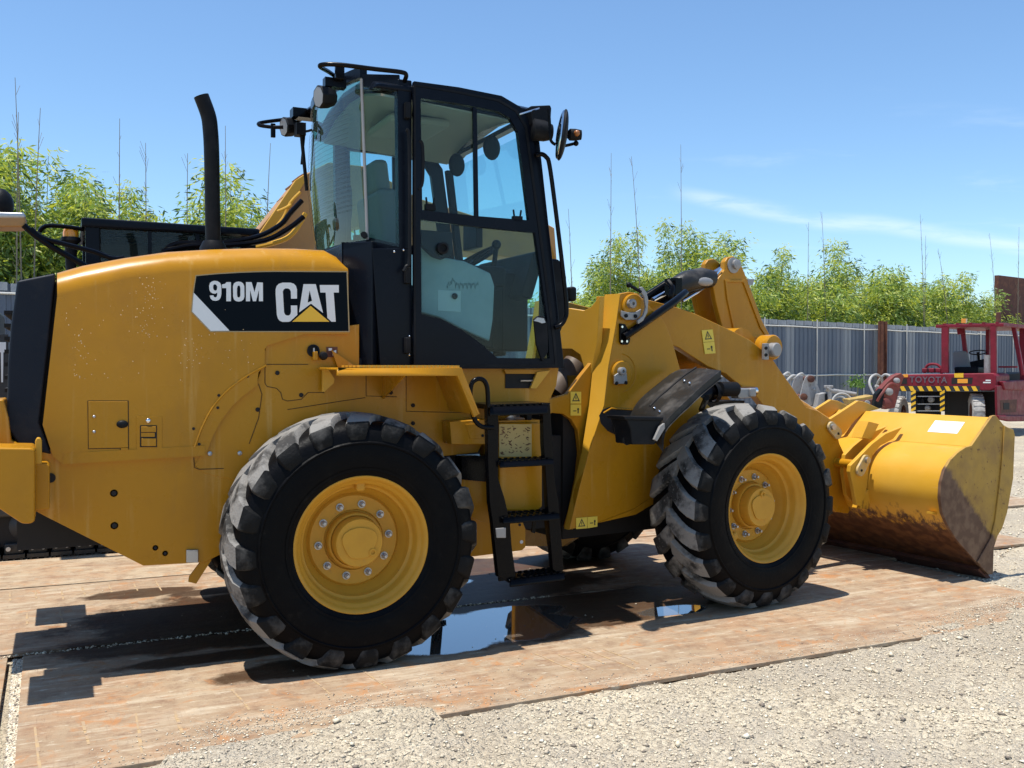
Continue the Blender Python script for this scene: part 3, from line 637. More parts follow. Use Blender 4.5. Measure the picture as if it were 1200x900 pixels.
# front mirror with arm and small lamp behind it
mc = PY(659,158,-.98)
mr = MB().ball((0,0,0),(.028,.105,.148),24,14); me = mr.mesh('side_mirror', BLK)
o = link('side_mirror', me, LD); o.location = mc; o.rotation_euler = (radians(-6), radians(8), radians(-21))
mm = MB().ball((-.012,0,0),(.022,.098,.140),24,14).build('mirror_face', MIR, o)
MB().tube(smoothpath(Rp([(643,128),(644.5,150),(645,163),(650,169),(660,171),(674,168)], -.92),5), .009, 8).build('mirror_arm', BLKG, LD)
ti = MB().lathe([(0,.04),(.028,.035),(.034,0),(.034,-.03),(.02,-.045),(0,-.045)], PY(674,158,-.98), (.9,-.3,0), 16).build('turn_lamp', BLK, LD)
MB().ball(PY(674,157,-.99)+Vector((-.0,-.02,0)), (.018,.02,.018)).build('turn_lens', mat('brown_lens',(.30,.11,.03),.3), ti)
MB().ball(PY(675,168,-.95), .016).build('arm_clamp', BLKG, ti)
# work lamps under the roof front
wl = MB().lathe([(0,.07),(.045,.065),(.06,.02),(.064,-.05),(.05,-.06),(0,-.06)], PY(634,153,-.78), (1,-.2,-.1), 20).build('front_work_lamp', BLK, LD)
MB().prism(Rp([(622,124),(645,123),(646.5,127),(645.5,143),(640,148),(624,145)], -.80), (0,.10,0)).build('lamp_bracket', BLK, LD, bevel=.006)
MB().tube(Rp([(609,134),(622,130),(632,127)], -.84), .005, 6).build('lamp_rod', CHR, LD)
# rear roof rails and lamps
MB().tube(smoothpath([PY(395,91,-.35), PY(385,84,-.45), PY(375,78,-.58), PY(380,75.5,-.62), PY(400,76,-.66), PY(440,81,-.72), PY(470,84.5,-.76), PY(476,88,-.76), PY(474,95,-.72)],5), .0125, 12).build('roof_rail', BLKG, LD)
MB().box(PY(398,84,-.55), (.05,.03,.09)).build('rail_stay', BLKG, LD, bevel=.004)
def rear_lamp(px, Y, sz, par=LD):
    c = PY(*px, Y); h = MB().lathe([(0,.05*sz),(.045*sz,.045*sz),(.062*sz,.0),(.066*sz,-.05*sz),(.058*sz,-.055*sz)], c, (1,.25,.12), 8)
    o = h.build('rear_work_lamp', BLK, LD, bevel=.006)
    MB().lathe([(0,-.056*sz),(.057*sz,-.054*sz),(.057*sz,-.05*sz),(0,-.05*sz)], c, (1,.25,.12), 8).build('lamp_lens', SILV, o); return c
c = rear_lamp((383,114), -.50, 1.0); c2 = rear_lamp((341,149), .55, 1.0)
MB().tube([c, c+Vector((.03,.02,.09)), PY(395,96,-.5)], .014, 8).box(PY(392,98,-.5),(.12,.06,.05)).build('lamp_stay', BLKG, LD)
MB().tube(smoothpath([PY(374,122,.2), PY(362,130,.45), PY(350,140,.6)],4), .02, 8).box(PY(354,134,.52),(.14,.10,.06)).build('lamp_stay', BLKG, LD)
MB().tube(smoothpath([PY(344,139,.62), PY(325,141,.62), PY(305,144,.60), PY(305,147,.56), PY(320,149,.50), PY(332,149,.48)],4), .0125, 10).build('roof_rail', BLKG, LD)
MB().box(PY(320,153,.5),(.03,.02,.09)).build('rail_tab', BLKG, LD, bevel=.004)
MB().tube(smoothpath([PY(352,150,.5), PY(358,154,.45), PY(372,150,.2)],4), .008, 6).build('lamp_cable', BLK, LD)

# rain drops still standing on the bodywork
rnd = random.Random(12); dm = MB()
drops = [(rnd.gauss(172,9), rnd.uniform(325,395)) for _ in range(60)]+[(rnd.gauss(97,7), rnd.uniform(385,445)) for _ in range(26)]+[(rnd.gauss(225,9), rnd.uniform(392,432)) for _ in range(26)]+[(rnd.uniform(75,300), rnd.uniform(350,450)) for _ in range(60)]+[(rnd.uniform(12,38), rnd.uniform(560,590)) for _ in range(0)]
for u, v in drops:
    p = PY(u, v, -HY); r_ = rnd.uniform(.0012, .0031); dm.ball((p.x, p.y-.0006, p.z), (r_, r_*.8, r_), 7, 5)
o = dm.build('rain_drops', mat('water_drop', (.75,.55,.30), .06, spec=.8), hood); o['kind'] = 'stuff'
# ---- wheels
TRr = .672; CZ = .645
base_prof = [(.330,.175),(.338,.205),(.362,.226),(.42,.238),(.49,.240),(.545,.232),(.585,.218),(.612,.196),(.628,.150),(.635,.08),(.637,0)]
prof = [(r, y) for r, y in base_prof] + [(r, -y) for r, y in base_prof[-2::-1]]
def bp(y):     # base radius at |y| on the tread side
    q = base_prof[4:]
    for (r0, y0), (r1, y1) in zip(q, q[1:]):
        if y1 <= y <= y0: t = (y-y1)/(y0-y1); return r1+(r0-r1)*t
    return q[0][0]
def make_tyre():
    mb = MB(); mb.lathe(prof, (0,0,0), (0,1,0), 96)
    mb.cur = 1; NL = 20; rnd = random.Random(11)
    cl = [(.637,-.012,.0,.030,.042),(.636,.045,-.082,.034,.047),(.632,.105,-.158,.035,.051),(.624,.155,-.208,.034,.054),(.609,.196,-.240,.029,.056),(.588,.217,-.254,.020,.055),(.562,.230,-.262,.010,.050),(.540,.236,-.264,-.003,.042)]
    for side in (1, -1):
        for k in range(NL):
            ph = 2*pi*(k+(.5 if side < 0 else 0))/NL; secs = []
            hh = rnd.uniform(.90, 1.04)
            for i, (r, y, dt, h, w) in enumerate(cl):
                a = cl[max(i-1,0)]; b = cl[min(i+1,len(cl)-1)]
                tr_, ty = b[0]-a[0], b[1]-a[1]; l = hypot(tr_, ty); nr, ny = ty/l, -tr_/l          # profile normal (outwards)
                ang = atan2(ty*1.0, abs(b[2]-a[2])*.62) if i < 5 else pi/2      # bar direction on the tread
                wt = w/max(sin(ang), .55)
                sec = []
                for (f, g) in ((-1.22,-.3),(-1.03,.72),(-.90,1.0),(.90,1.0),(1.03,.72),(1.22,-.3)):
                    hgt = (h*g*hh if g > 0 else -.010)
                    R_ = r+nr*hgt; Y_ = y+ny*hgt; t = ph+dt+f*wt/.65
                    sec.append(Vector((R_*sin(t), side*Y_, R_*cos(t))))
                secs.append(sec)
            mb.cur = 1; mb.loft(secs[:5], True); mb.cur = 2; mb.loft(secs[4:], True)
    # side-wall rib rings
    mb.cur = 0
    for s in (1, -1):
        mb.lathe([(.375, s*.228),(.382, s*.234),(.39, s*.234),(.396, s*.236)], (0,0,0), (0,1,0), 72)
        mb.lathe([(.515, s*.238),(.520, s*.2435),(.526, s*.243),(.532, s*.235)], (0,0,0), (0,1,0), 72)
    return mb
tyre_mb = make_tyre()
def tyre_mesh(rot, cz):
    m2 = MB(); c, s = cos(rot), sin(rot)
    for (x, y, z) in tyre_mb.v:
        X, Z = x*c+z*s, -x*s+z*c
        if Z < -cz+.002: y *= 1+.05*min(1, (-cz+.03-Z)/.03); Z = -cz+.002
        m2.v.append((X, y, Z))
    m2.f = tyre_mb.f; m2.mi = tyre_mb.mi
    return m2.mesh('tyre', [RUB, LUG, SHO], smooth=38)
OFF = .215                                    # flange plane relative to tyre centre
rimp = [(.340,.03),(.352,.020),(.358,.010),(.358,-.002),(.350,-.006),(.338,.0),(.330,.016),(.322,.030),(.312,.036),(.305,.052),(.301,.085),(.297,.092),(.284,.098),(.279,.115),(.275,.135),(.262,.146),(.256,.168),(.251,.172),(.246,.182),(.240,.175),(.232,.166),(.160,.166),(.154,.176),(.149,.176)]
# local: outer face towards -Y
rim_me = (lambda b: b.lathe([(r, -OFF+d) for r, d in rimp], (0,0,0), (0,1,0), 64).lathe([(.33,.03-OFF),(.30,.12-OFF),(.30,.40),(.335,.41)], (0,0,0), (0,1,0), 48))(MB()).mesh('wheel', RIM, smooth=40)
hub_me = MB().lathe([(.150,-OFF+.19),(.148,-OFF+.13),(.143,-OFF+.122),(.134,-OFF+.122),(.130,-OFF+.130),(.128,-OFF+.066),(.122,-OFF+.055),(.0,-OFF+.053)], (0,0,0), (0,1,0), 40).mesh('hub', RIM, smooth=40)
hb = MB()
hb.prism([(.09*cos(t)*(1+.12*sin(3*t)), -OFF+.052, .09*sin(t)*(1+.1*cos(2*t))) for t in [2*pi*k/20 for k in range(20)]], (0,-.006,0))
hubcast_me = hb.mesh('hub_casting', RIM, bevel=.003)
nut = MB(); nut.lathe([(.021,0),(.021,-.006),(.0,-.006)], (0,0,0), (0,1,0), 14); nut.lathe([(.0155,-.006),(.0155,-.022),(.011,-.026),(.0085,-.026),(.0085,-.042),(0,-.043)], (0,0,0), (0,1,0), 6)
nut_me = nut.mesh('wheel_nut', STL, smooth=20)
port_me = MB().lathe([(.022,0),(.020,-.012),(.012,-.012),(.010,-.004),(0,-.004)], (0,0,0), (0,1,0), 14).mesh('hub_port', RIM)
guard_me = MB().box((0,0,0), (.05,.045,.05)).mesh('valve_guard', RIM, bevel=.012)
CT = 1.10-OFF
def wheel(front, side, rot, vang):
    c = Vector((1.3 if front else -1.3, side*CT, CZ))
    if front: c = frF(c)
    w = link('wheel', rim_me, LD); w.location = c
    w.rotation_euler.z = (TH if front else 0) + (pi if side > 0 else 0)
    link('tyre', tyre_mesh(rot, CZ), w); h = link('hub', hub_me, w); link('hub_casting', hubcast_me, w)
    for k in range(10):
        t = 2*pi*(k+.35)/10; n = link('wheel_nut', nut_me, w); n.location = (.190*sin(t), -OFF+.166, .190*cos(t)); n.rotation_euler.y = t
    p = link('hub_port', port_me, w); p.location = (.085*sin(2.2+vang), -OFF+.053, .085*cos(2.2+vang))
    g = link('valve_guard', guard_me, w); g.location = (.292*sin(vang), -OFF+.07, .292*cos(vang)); g.rotation_euler.y = vang
wheel(False, -1, .05, .02); wheel(False, 1, .12, .4); wheel(True, -1, .13, pi+.95); wheel(True, 1, .02, 1.)

# ---- front module: frame and tower
def fb(mb, name, mt, par=LD, **k):           # top-level parts of the loader get the front rotation; sub-parts inherit it
    return mb.build(name, mt, par, front=(par is LD), **k)
TY = -.50
tp = [(727,344),(738,342),(748,344),(755,352),(766,364),(777,374),(783,386),(790,407),(797,432),(812,455),(835,480),(830,560),(795,562),(742,597),(700,613),(667,621),(678,575),(690,530),(708,475),(713,430),(722,380)]
def fboth(name, px, Y, th, mt, **k):
    P = Fp(px, Y); o = fb(MB().prism(P, (0,th,0)), name, mt, bevel=k.get('bevel', .005))
    fb(MB().prism([Vector((p.x,-p.y,p.z)) for p in P], (0,-th,0)), name, mt, bevel=k.get('bevel', .005)); return o
tower = fboth('tower_plate', tp, TY, .05, YEL)
# rear flange of the tower, sunlight put into its brighter yellow
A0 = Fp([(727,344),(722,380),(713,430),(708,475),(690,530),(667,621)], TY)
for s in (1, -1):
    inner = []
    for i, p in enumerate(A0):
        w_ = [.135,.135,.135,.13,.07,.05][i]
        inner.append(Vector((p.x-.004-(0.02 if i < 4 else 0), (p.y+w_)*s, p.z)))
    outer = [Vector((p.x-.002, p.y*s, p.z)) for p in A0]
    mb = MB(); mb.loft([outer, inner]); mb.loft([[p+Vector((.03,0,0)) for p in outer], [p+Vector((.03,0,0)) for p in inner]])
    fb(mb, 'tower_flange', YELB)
inner_px = [(703,347),(700,380),(693,425),(681,440),(665,462),(636,470),(636,486),(648,484),(660,485),(670,492),(677,504),(680,530),(677,560),(669,600),(664,618),(667,621),(715,600),(715,350)]
fboth('tower_inner_plate', inner_px, -.36, .04, YEL)
# rear cross plate between the towers
x0 = FY(690,370,-.36).x+.02
cp = [FX(x, y, x0) for x, y in ((635,363),(665,361),(684,364),(692,360),(703,347),(700,400),(692,440),(684,470),(684,430),(680,416),(670,409),(655,409),(636,409))]
fb(MB().prism(cp, (.04,0,0)), 'tower_cross_plate', YELB, bevel=.004)  # brighter yellow than the tower plates, carrying the sun on this face
fb(MB().prism([FX(x, y, x0+.06) for x, y in ((600,440),(690,440),(690,620),(660,640),(600,640))], (.03,0,0)), 'front_frame_web', YEL)
# hitch tube and dark recesses
HT = mat('primer_brown', (.12,.085,.06), .5)
fb(MB().tube([FX(676,428,x0+.20), FX(650,462,x0+.02)], .10, 24, False).tube([FX(676,428,x0+.20), FX(650,462,x0+.02)], .092, 24, False), 'hitch_tube', HT)
fb(MB().cyl(FX(655,457,x0+.06), FX(652,461,x0+.04), .090, 24), 'tube_bore', DKH)
q = [FX(x, y, x0+.05) for x, y in ((646,485),(660,483),(672,490),(679,505),(681,530),(678,560),(672,600),(644,600))]
hr = fb(MB().prism(q, (-.012,0,0)), 'hitch_recess', DKH)
MB().box(FX(663,500,x0), (.04,.05,.03)).box(FX(655,493,x0),(.03,.02,.02)).build('hose_fitting', CHR, hr)
MB().tube(smoothpath([FX(655,497,x0-.02),FX(662,530,x0-.04),FX(655,570,x0-.02)],5), .018, 8).build('hitch_hose', BLK, hr)
MB().tube(smoothpath([FX(668,505,x0-.02),FX(672,540,x0-.04),FX(664,590,x0-.02)],5), .014, 8).build('hitch_hose', BLK, hr)
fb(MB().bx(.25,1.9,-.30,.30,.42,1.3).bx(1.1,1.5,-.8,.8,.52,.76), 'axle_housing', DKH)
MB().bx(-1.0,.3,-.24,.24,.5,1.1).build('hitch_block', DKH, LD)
MB().cyl((0,0,.45),(0,0,1.5),.09,16).build('hitch_pin', STL, LD)
# lower swept plate
fb(MB().prism(Fp([(700,613),(742,597),(795,562),(830,560),(800,570),(745,603)], TY-.004), (0,.2,0)), 'frame_skirt', YEL)
# warning stickers
def warn(cells, Y, name, fr=True, vert=True):
    """cells: list of quads in photo readings; draws a triangle sign in the first, a small figure in the second"""
    f = Fp; st = None
    for i, q in enumerate(cells):
        P = f(q, Y); s_ = fb(MB().prism(P, (0,-.0012,0)), name, YELD) if st is None else MB().prism(P, (0,-.0012,0)).build('sticker_cell', YELD, st)
        if st is None: st = s_
        c = sum(P, Vector())/4; ux = (P[1]-P[0]); uz = (P[0]-P[3]); w_ = min(ux.length, uz.length)
        ux.normalize(); uz.normalize(); yy = Vector((0,-.002,0))
        if i == 0:
            t = [c+ux*a*w_+uz*b*w_+yy for a, b in ((-.40,-.30),(.40,-.30),(0,.42))]; u = [c+ux*a*w_+uz*b*w_+yy for a, b in ((-.27,-.22),(.27,-.22),(0,.25))]
            MB().ring(t, u, (0,-.0006,0)).build('sign_triangle', STRK, st)
            MB().prism([c+ux*a*w_+uz*b*w_+yy for a, b in ((-.04,-.14),(.04,-.14),(.04,.1),(-.04,.1))], (0,-.0006,0)).build('sign_mark', STRK, st)
        else:
            for (a, b, e, g) in ((.18,-.3,.30,.18),(.14,.02,.34,.12),(-.3,-.12,.05,-.04)):
                MB().prism([c+ux*p_*w_+uz*r_*w_+yy for p_, r_ in ((a,b),(e,b),(e,g),(a,g))], (0,-.0006,0)).build('sign_figure', STRK, st)
warn([[(668.5,459),(681,459),(681,473),(668.5,473)],[(668.5,474),(681,474),(681,487),(668.5,487)]], -.365, 'warning_sticker')
warn([[(675,607),(688,606),(688,619),(675,620)],[(688.5,606),(700,605),(700,617),(688.5,619)]], TY-.003, 'warning_sticker')
# pin bosses on the tower
def boss(px, r, Y, mt=YEL, d=.022):
    c = FY(*px, Y); return c, fb(MB().lathe([(r,0),(r,-d+.006),(r-.006,-d),(0,-d)], c, (0,1,0), 32), 'pin_boss', mt)
c, b = boss((741,360), .088, TY); c2_ = c+Vector((0,-.022,0))
MB().prism([FY(x, y, TY-.022) for x, y in ((727,364),(727,371),(732,375),(744,375),(749,370),(750,362),(743,366),(734,366))], (0,-.014,0)).build('pin_retainer', SILV, b, bevel=.004)
MB().lathe([(.030,0),(.030,-.03),(.024,-.034),(.012,-.034),(.011,-.02),(0,-.02)], FY(738.5,356,TY-.022), (0,1,0), 20).build('pin_end', SILV, b)
for x, y in ((733,370),(744,370.5)): MB().lathe([(.013,0),(.013,-.012),(0,-.012)], FY(x,y,TY-.034), (0,1,0), 6).build('retainer_bolt', BLK, b)
hk = [FY(x, y, TY-.05) for x, y in ((745,376),(752,370),(755,360),(753,348),(749,342),(748,337),(751,336),(756,343),(758,352),(757,366),(752,376),(746,380))]
MB().prism(hk, (0,-.018,0)).build('steel_hook', SILV, b, bevel=.004)
MB().cyl(FY(751,342,TY-.06), FY(737,334,TY-.05), .011, 10).ball(FY(737,334,TY-.05),.018).build('hook_grip', BLK, b)
c, b = boss((727.5,437), .080, TY)
MB().prism([FY(x, y, TY-.022) for x, y in ((719,447),(719,440),(723,437),(733,437),(734,450),(719,450))], (0,-.014,0)).build('pin_retainer', SILV, b, bevel=.004)
MB().lathe([(.026,0),(.026,-.03),(.02,-.034),(.010,-.034),(.009,-.02),(0,-.02)], FY(727,435,TY-.022), (0,1,0), 20).build('pin_end', SILV, b)
for x, y in ((722,449),(733,448.5)): MB().lathe([(.012,0),(.012,-.010),(0,-.010)], FY(x,y,TY-.034), (0,1,0), 6).build('retainer_bolt', BLK, b)
sp_ = FY(727.5,437,TY-.001); fb(MB().tube([sp_+Vector((.125*cos(t),0,.125*sin(t))) for t in [-1.4+2.9*k/16 for k in range(17)]], .0035, 5), 'weld_ring', YEL)
# black bracket and strut tube
brk = fb(MB().prism(Fp([(725,379),(731,380),(737,392),(736,401),(734,404),(727,404),(725,400)], TY-.001), (0,-.02,0)), 'hose_bracket', BLKG, bevel=.004)
for x, y in ((728.5,383),(728,400),(734,400)): MB().lathe([(.008,0),(.008,-.008),(0,-.008)], FY(x,y,TY-.021), (0,1,0), 8).build('bracket_bolt', CHR, brk)
fb(MB().tube([FY(731,395,TY-.03), FY(790,354,TY-.02), FY(803,343,TY+.10)], .026, 14), 'hydraulic_pipe', BLKG)
# ---- tilt cylinder
P0 = FY(745,372,0); P1 = FY(853,312,0); d = (P1-P0).normalized()
fb(MB().tube([P0, P0.lerp(P1,.72)], .058, 24), 'tilt_cylinder', BLKG)
fb(MB().tube([P0.lerp(P1,.72), P1], .027, 18), 'tilt_rod', CHR)
fb(MB().lathe([(.0,-.06),(.04,-.055),(.045,0),(.04,.055),(0,.06)], P1, (0,1,0), 20), 'rod_eye', BLK)
sk = fb(MB().tube([FY(786,342,-.10), FY(793,336,-.10), FY(805,330,-.10), FY(822,326,-.10), FY(834,327,-.10), FY(838,330,-.10)], [.05,.075,.082,.080,.066,.02], 16), 'cylinder_cover', FEND)
MB().ball(FY(826,330,-.17), (.085,.02,.035)).build('cover_patch', SILV, sk)
fb(MB().tube(smoothpath([FY(783,330,-.15),FY(788,338,-.2),FY(786,350,-.2),FY(790,358,-.16)],4),.022,8).box(FY(789,336,-.14),(.06,.12,.12)), 'hose_clamp', BLKG)
fb(MB().tube([FY(752,352,.12), FY(786,330,.02)], .034, 14), 'tilt_hose', BLKG)
fb(MB().tube([FY(765,352,-.05), FY(812,326,-.02)], .020, 14), 'tilt_hose_pipe', CHR)
fb(MB().tube([FY(800,353,-.12), FY(830,335,-.08), FY(845,315,-.12)], .010, 8), 'indicator_rod', CHR)
# ---- lift arms and bell crank
arm = [(722,352),(738,345),(755,350),(792,359.7),(813.7,367),(861,389),(880,399),(891,408),(903,417),(913,432),(945,477),(958,481),(973,491),(980,505),(984,520),(991,535),(1001,560),(1003,585),(994,602),(980,600),(950,560),(905,488),(886,464),(867,451),(851,438),(829,429),(795,407),(760,395),(722,385)]
fboth('lift_arm', arm, -.42, .07, YEL, bevel=.006)
warn([[(822,387),(835,386),(837,400),(824,401)],[(824,401.5),(837,400.5),(838.5,414),(826,415)]], -.424, 'warning_sticker')
c = FY(902.6,407,-.42)
pb = fb(MB().lathe([(.092,.07),(.092,-.03),(.084,-.04),(0,-.04)], c, (0,1,0), 28), 'arm_pin_boss', YEL)
MB().lathe([(.052,0),(.052,-.05),(.045,-.058),(0,-.058)], FY(904,410,-.46), (0,1,0), 24).build('arm_pin', SILV, pb)
MB().box(FY(897,412,-.47), (.045,.03,.12)).build('pin_lock', SILV, pb, bevel=.004)
for y in (408,416): MB().lathe([(.012,0),(.012,-.012),(0,-.012)], FY(897,y,-.485), (0,1,0), 6).build('lock_bolt', BLK, pb)
fb(MB().cyl(FY(870,405,-.36), Vector((FY(870,405,-.36).x,.36,FY(870,405,-.36).z)), .13, 24), 'arm_cross_tube', YEL)
lv = [(835.5,334),(845,322),(849,316),(849.4,306.5),(853,301.5),(859.5,300),(866,304.7),(870.5,314),(880.6,339.5),(893.4,376),(905,397),(912,410),(890,440),(862,440),(846.7,384),(839,354)]
for Y, th in ((-.13,.05),(.08,.05)):
    b = fb(MB().prism(Fp(lv, -.13) if Y < 0 else [Vector((p.x, Y, p.z)) for p in Fp(lv, -.13)], (0,th,0)), 'bell_crank', YEL, bevel=.008)
    if Y < 0:
        q = [FY(x, y, Y) for x, y in ((851,331),(870,331),(890,384),(898,396),(862,389),(853,350))]
        qo = [FY(x, y, Y) for x, y in ((848.5,328),(872,328),(893,384),(902,399),(860,392),(851,350))]
        MB().ring(qo, q, (0,-.012,0)).build('crank_rib', YEL, b, bevel=.003)
        p = FY(859,311,Y)
        MB().lathe([(.060,0),(.060,-.008),(.05,-.01),(0,-.01)], p, (0,1,0), 28).build('crank_washer', SILV, b)
        MB().lathe([(.038,-.01),(.038,-.03),(.03,-.034),(0,-.034)], FY(861,310,Y), (0,1,0), 20).build('crank_pin', SILV, b)
        MB().prism([FY(x, y, Y) for x, y in ((876,327),(884.5,327),(882,334),(877,334)) ], (0,.02,0)).build('indicator_plate', SILV, b)
# ---- lift cylinder showing above the front wheel
fb(MB().tube([FY(705,505,-.44), FY(838,458,-.44)], .058, 20), 'lift_cylinder', BLKG)
fb(MB().tube([FY(838,458,-.44), FY(885,458,-.44)], .032, 16), 'lift_rod', CHR)
fb(MB().tube([FY(843,456,-.50), FY(862,456,-.50)], .052, 18).lathe([(.07,-.02),(.07,.02)], FY(836,460,-.46), (1,0,0), 20), 'cylinder_gland', BLK)
fb(MB().box(FY(868,461,-.47), (.12,.08,.07)).box(FY(880,460,-.50),(.06,.05,.06)), 'arm_bracket', SILV, bevel=.008)
fb(MB().tube([FY(862,448,.36), FY(885,455,.36)], .05, 14).lathe([(.05,-.03),(.05,.03),(0,.03)], FY(868,458,-.3), (0,1,0), 16), 'cross_link', DRED)
q = Fp([(702,487),(706,480),(714,477),(745,479),(760,486),(752,512),(728,513),(712,505),(704,496)], TY-.001)
tr_ = fb(MB().prism(q, (0,-.002,0)), 'cylinder_opening', DKH)  # dark polygon laid on the plate as the shade of the opening
MB().tube([FY(707,484,TY-.004),FY(716,478.5,TY-.004),FY(745,480,TY-.004)], .006, 6).build('opening_lip', YEL, tr_)
MB().tube([FY(720,500,TY-.02),FY(735,500,TY-.03)], .035, 12).build('cylinder_base', FEND, tr_)
# ---- front mudguards
def mudguard(s):
    near = Fp([(776,519),(778,498),(791,482),(805,469),(824,451),(845,434)], -1.08)
    far = Fp([(737,490),(745,474),(756,462),(772,449),(786,438),(796,433)], -.58)
    near = smoothpath(near, 3); far = smoothpath(far, 3)
    if s > 0: near = [Vector((p.x,-p.y,p.z)) for p in near]; far = [Vector((p.x,-p.y,p.z)) for p in far]
    mid = [a.lerp(b, .5)+Vector((0,0,.012)) for a, b in zip(near, far)]
    lowr = lambda q, d: [p+Vector((0,0,-d)) for p in q]
    secs = [list(t) for t in zip(far, mid, near, lowr(near,.05), [p+Vector((0,-.012*(-s),-.05)) for p in near], lowr(mid,.02), lowr(far,.02))]
    o = fb(MB().loft(secs, True), 'mudguard', FEND, smooth=40)
    a = [n.lerp(f, .58)+Vector((0,0,.016)) for n, f in zip(near, far)]
    MB().tube(a[4:], .006, 6).build('guard_seam', DKH, o)
    for t, u in ((.25,.3),(.42,.3),(.25,.72),(.42,.72)):
        i = int(u*len(near)); p = near[i].lerp(far[i], t)+Vector((0,0,.02)); MB().ball(p, .010, 8, 6).build('guard_bolt', CHR, o)
    return o
g1 = mudguard(-1); mudguard(1)
st = Fp([(734,491),(777,492),(772,500),(770,514),(768,521),(741,521),(739,503)], -1.06)
MB().prism(st, (0,.16,0)).build('guard_step', BLK, g1, bevel=.008)
MB().prism(Fp([(731,488),(778,489),(777,493),(733,492)], -1.07), (0,.17,0)).build('step_plate', BLK, g1, bevel=.004)
MB().prism(Fp([(774,500),(779,496),(779,502),(770,517),(767,515)], -1.09), (0,.02,0)).build('step_corner', SILV, g1)
fb(MB().tube([FY(735,516,-1.0), FY(735,500,-.5)], .03, 8).tube([FY(828,466,-1.0),FY(822,480,-.6)], .02, 8), 'mudguard_stay', BLK)
# ---- bucket
BW = 1.27
bk = [(1161,489),(1149,506),(1138,523.5),(1130,525.5),(1120,532),(1112,541),(1106,553),(1102.5,567),(1101.5,582),(1104,600),(1110,615),(1120,630),(1142,656),(1161,677)]
P = Fp(bk, -BW); P = [Vector((p.x, p.y, max(p.z+.0, .006))) for p in P]
shell_o = smoothpath(P[3:10], 3); P = P[:3]+shell_o+P[10:]
n = len(P); inn = []
for i in range(n):
    a = P[max(i-1,0)]; b = P[min(i+1,n-1)]; t = (b-a).normalized(); nn = Vector((-t.z,0,t.x)); nn = nn if nn.x > 0 else -nn
    inn.append(P[i]+nn*.022)
loop = P+inn[::-1]
bucket = fb(MB().prism(loop, (0,2*BW,0)), 'bucket', YELB, smooth=28)
sd = [(1161,487.5),(1165,486.5),(1174.7,498),(1184,503),(1185.5,510),(1184.5,540),(1183,560),(1180,582),(1176,600),(1170,620),(1163,642),(1162,679),(1157,675),(1142,658),(1119,632),(1109,616),(1102.5,601),(1100,583),(1101,566),(1105,551),(1112,539),(1121,530),(1130,524),(1137,522)]
for s in (1,-1):
    q = Fp(sd, -BW); q = [Vector((p.x, (p.y-.012)*s, max(p.z, .004))) for p in q]
    o = MB().prism(q, (0,.024*s,0)).build('bucket_side', YELS, bucket, bevel=.004)
    q = Fp([(1174,499),(1184.5,503.5),(1186,510),(1184,560),(1177,600),(1171,619),(1166,627),(1146,662),(1142,658),(1158,630),(1163,610),(1168,570),(1172,530)], -BW); q = [Vector((p.x, (p.y-.024)*s, max(p.z,.004))) for p in q]
    MB().prism(q, (0,.012*s,0)).build('side_cutter', YELS, bucket, bevel=.004)
MB().prism([FY(x, y, -BW+.02) for x, y in ((1161,677),(1150,664),(1146,668),(1158,680))], (0,2*BW-.04,0)).build('cutting_edge', DRED, bucket)
tl = [p.copy() for p in P]
def ear(px, Y, th=.035, name='bucket_ear'):
    return MB().prism(Fp(px, Y), (0,th,0)).build(name, YELB, bucket, bevel=.005)
e1 = [(1058,500),(1047,514.5),(1032,522.5),(1023,533),(1018.5,547),(1017.5,560),(1015.5,574),(1012,594),(1004,592),(999,566),(996,553),(997,545.5),(1007,535.5),(1022,520),(1038,508)]
E1 = ear(e1, -.66); 
e2 = [(1040.5,499),(1031,508.5),(1018,522),(1005,545),(1004,575),(998,588),(992,580),(988,552),(990.5,533),(1000,523),(1011,514),(1025.5,505)]
E2 = ear(e2, -.50)
for Pq, Y in ((e1, -.66), (e2, -.50)):
    q = [Vector((p.x, -Y-.035, p.z)) for p in Fp(Pq, Y)]; MB().prism(q, (0,.035,0)).build('bucket_ear', YELB, bucket, bevel=.005)
MB().prism(Fp([(1018,494),(1030,497),(1021,515),(1010,513)], -.60), (0,.1,0)).build('ear_gusset', YELB, bucket)
MB().prism(Fp([(1016,574),(1031,573),(1031,577),(1024,579),(1018,597),(1008,596)], -.66), (0,.08,0)).build('bucket_stop', YELB, bucket, bevel=.004)
MB().prism(Fp([(1093,600),(1105,601),(1106,604),(1093,602.5)], -BW+.05), (0,.05,0)).build('weld_tab', YELB, bucket)
for s in (1,):
    e3 = [(973,491),(1006,469.5),(1014,471),(1031,479),(1012,484),(1002,493),(990,508),(982,514),(978,505)]
    ear(e3, -.16); q = [Vector((p.x, .12, p.z)) for p in Fp(e3, -.16)]; MB().prism(q, (0,.035,0)).build('bucket_ear', YELB, bucket, bevel=.005)
def retainer(px0, px1, Y, r=.045, par=None):
    a, b = FY(*px0, Y), FY(*px1, Y); d = (b-a).normalized(); pr = Vector((-d.z,0,d.x)); pts = []
    for k in range(9): t = -pi/2+pi*k/8; pts.append(b+(d*cos(t)+pr*sin(t))*r)
    for k in range(9): t = pi/2+pi*k/8; pts.append(a+(d*cos(t)+pr*sin(t))*r*.9)
    o = fb(MB().prism(pts, (0,-.02,0)), 'pin_retainer', SILVY, bevel=.003)
    MB().lathe([(.024,0),(.024,-.02),(0,-.02)], a+Vector((0,-.02,0)), (0,1,0), 16).build('pin_end', STL, o)
    MB().lathe([(.010,0),(.010,-.004),(0,-.004)], b+Vector((0,-.02,0)), (0,1,0), 10).build('retainer_bolt', BLK, o)
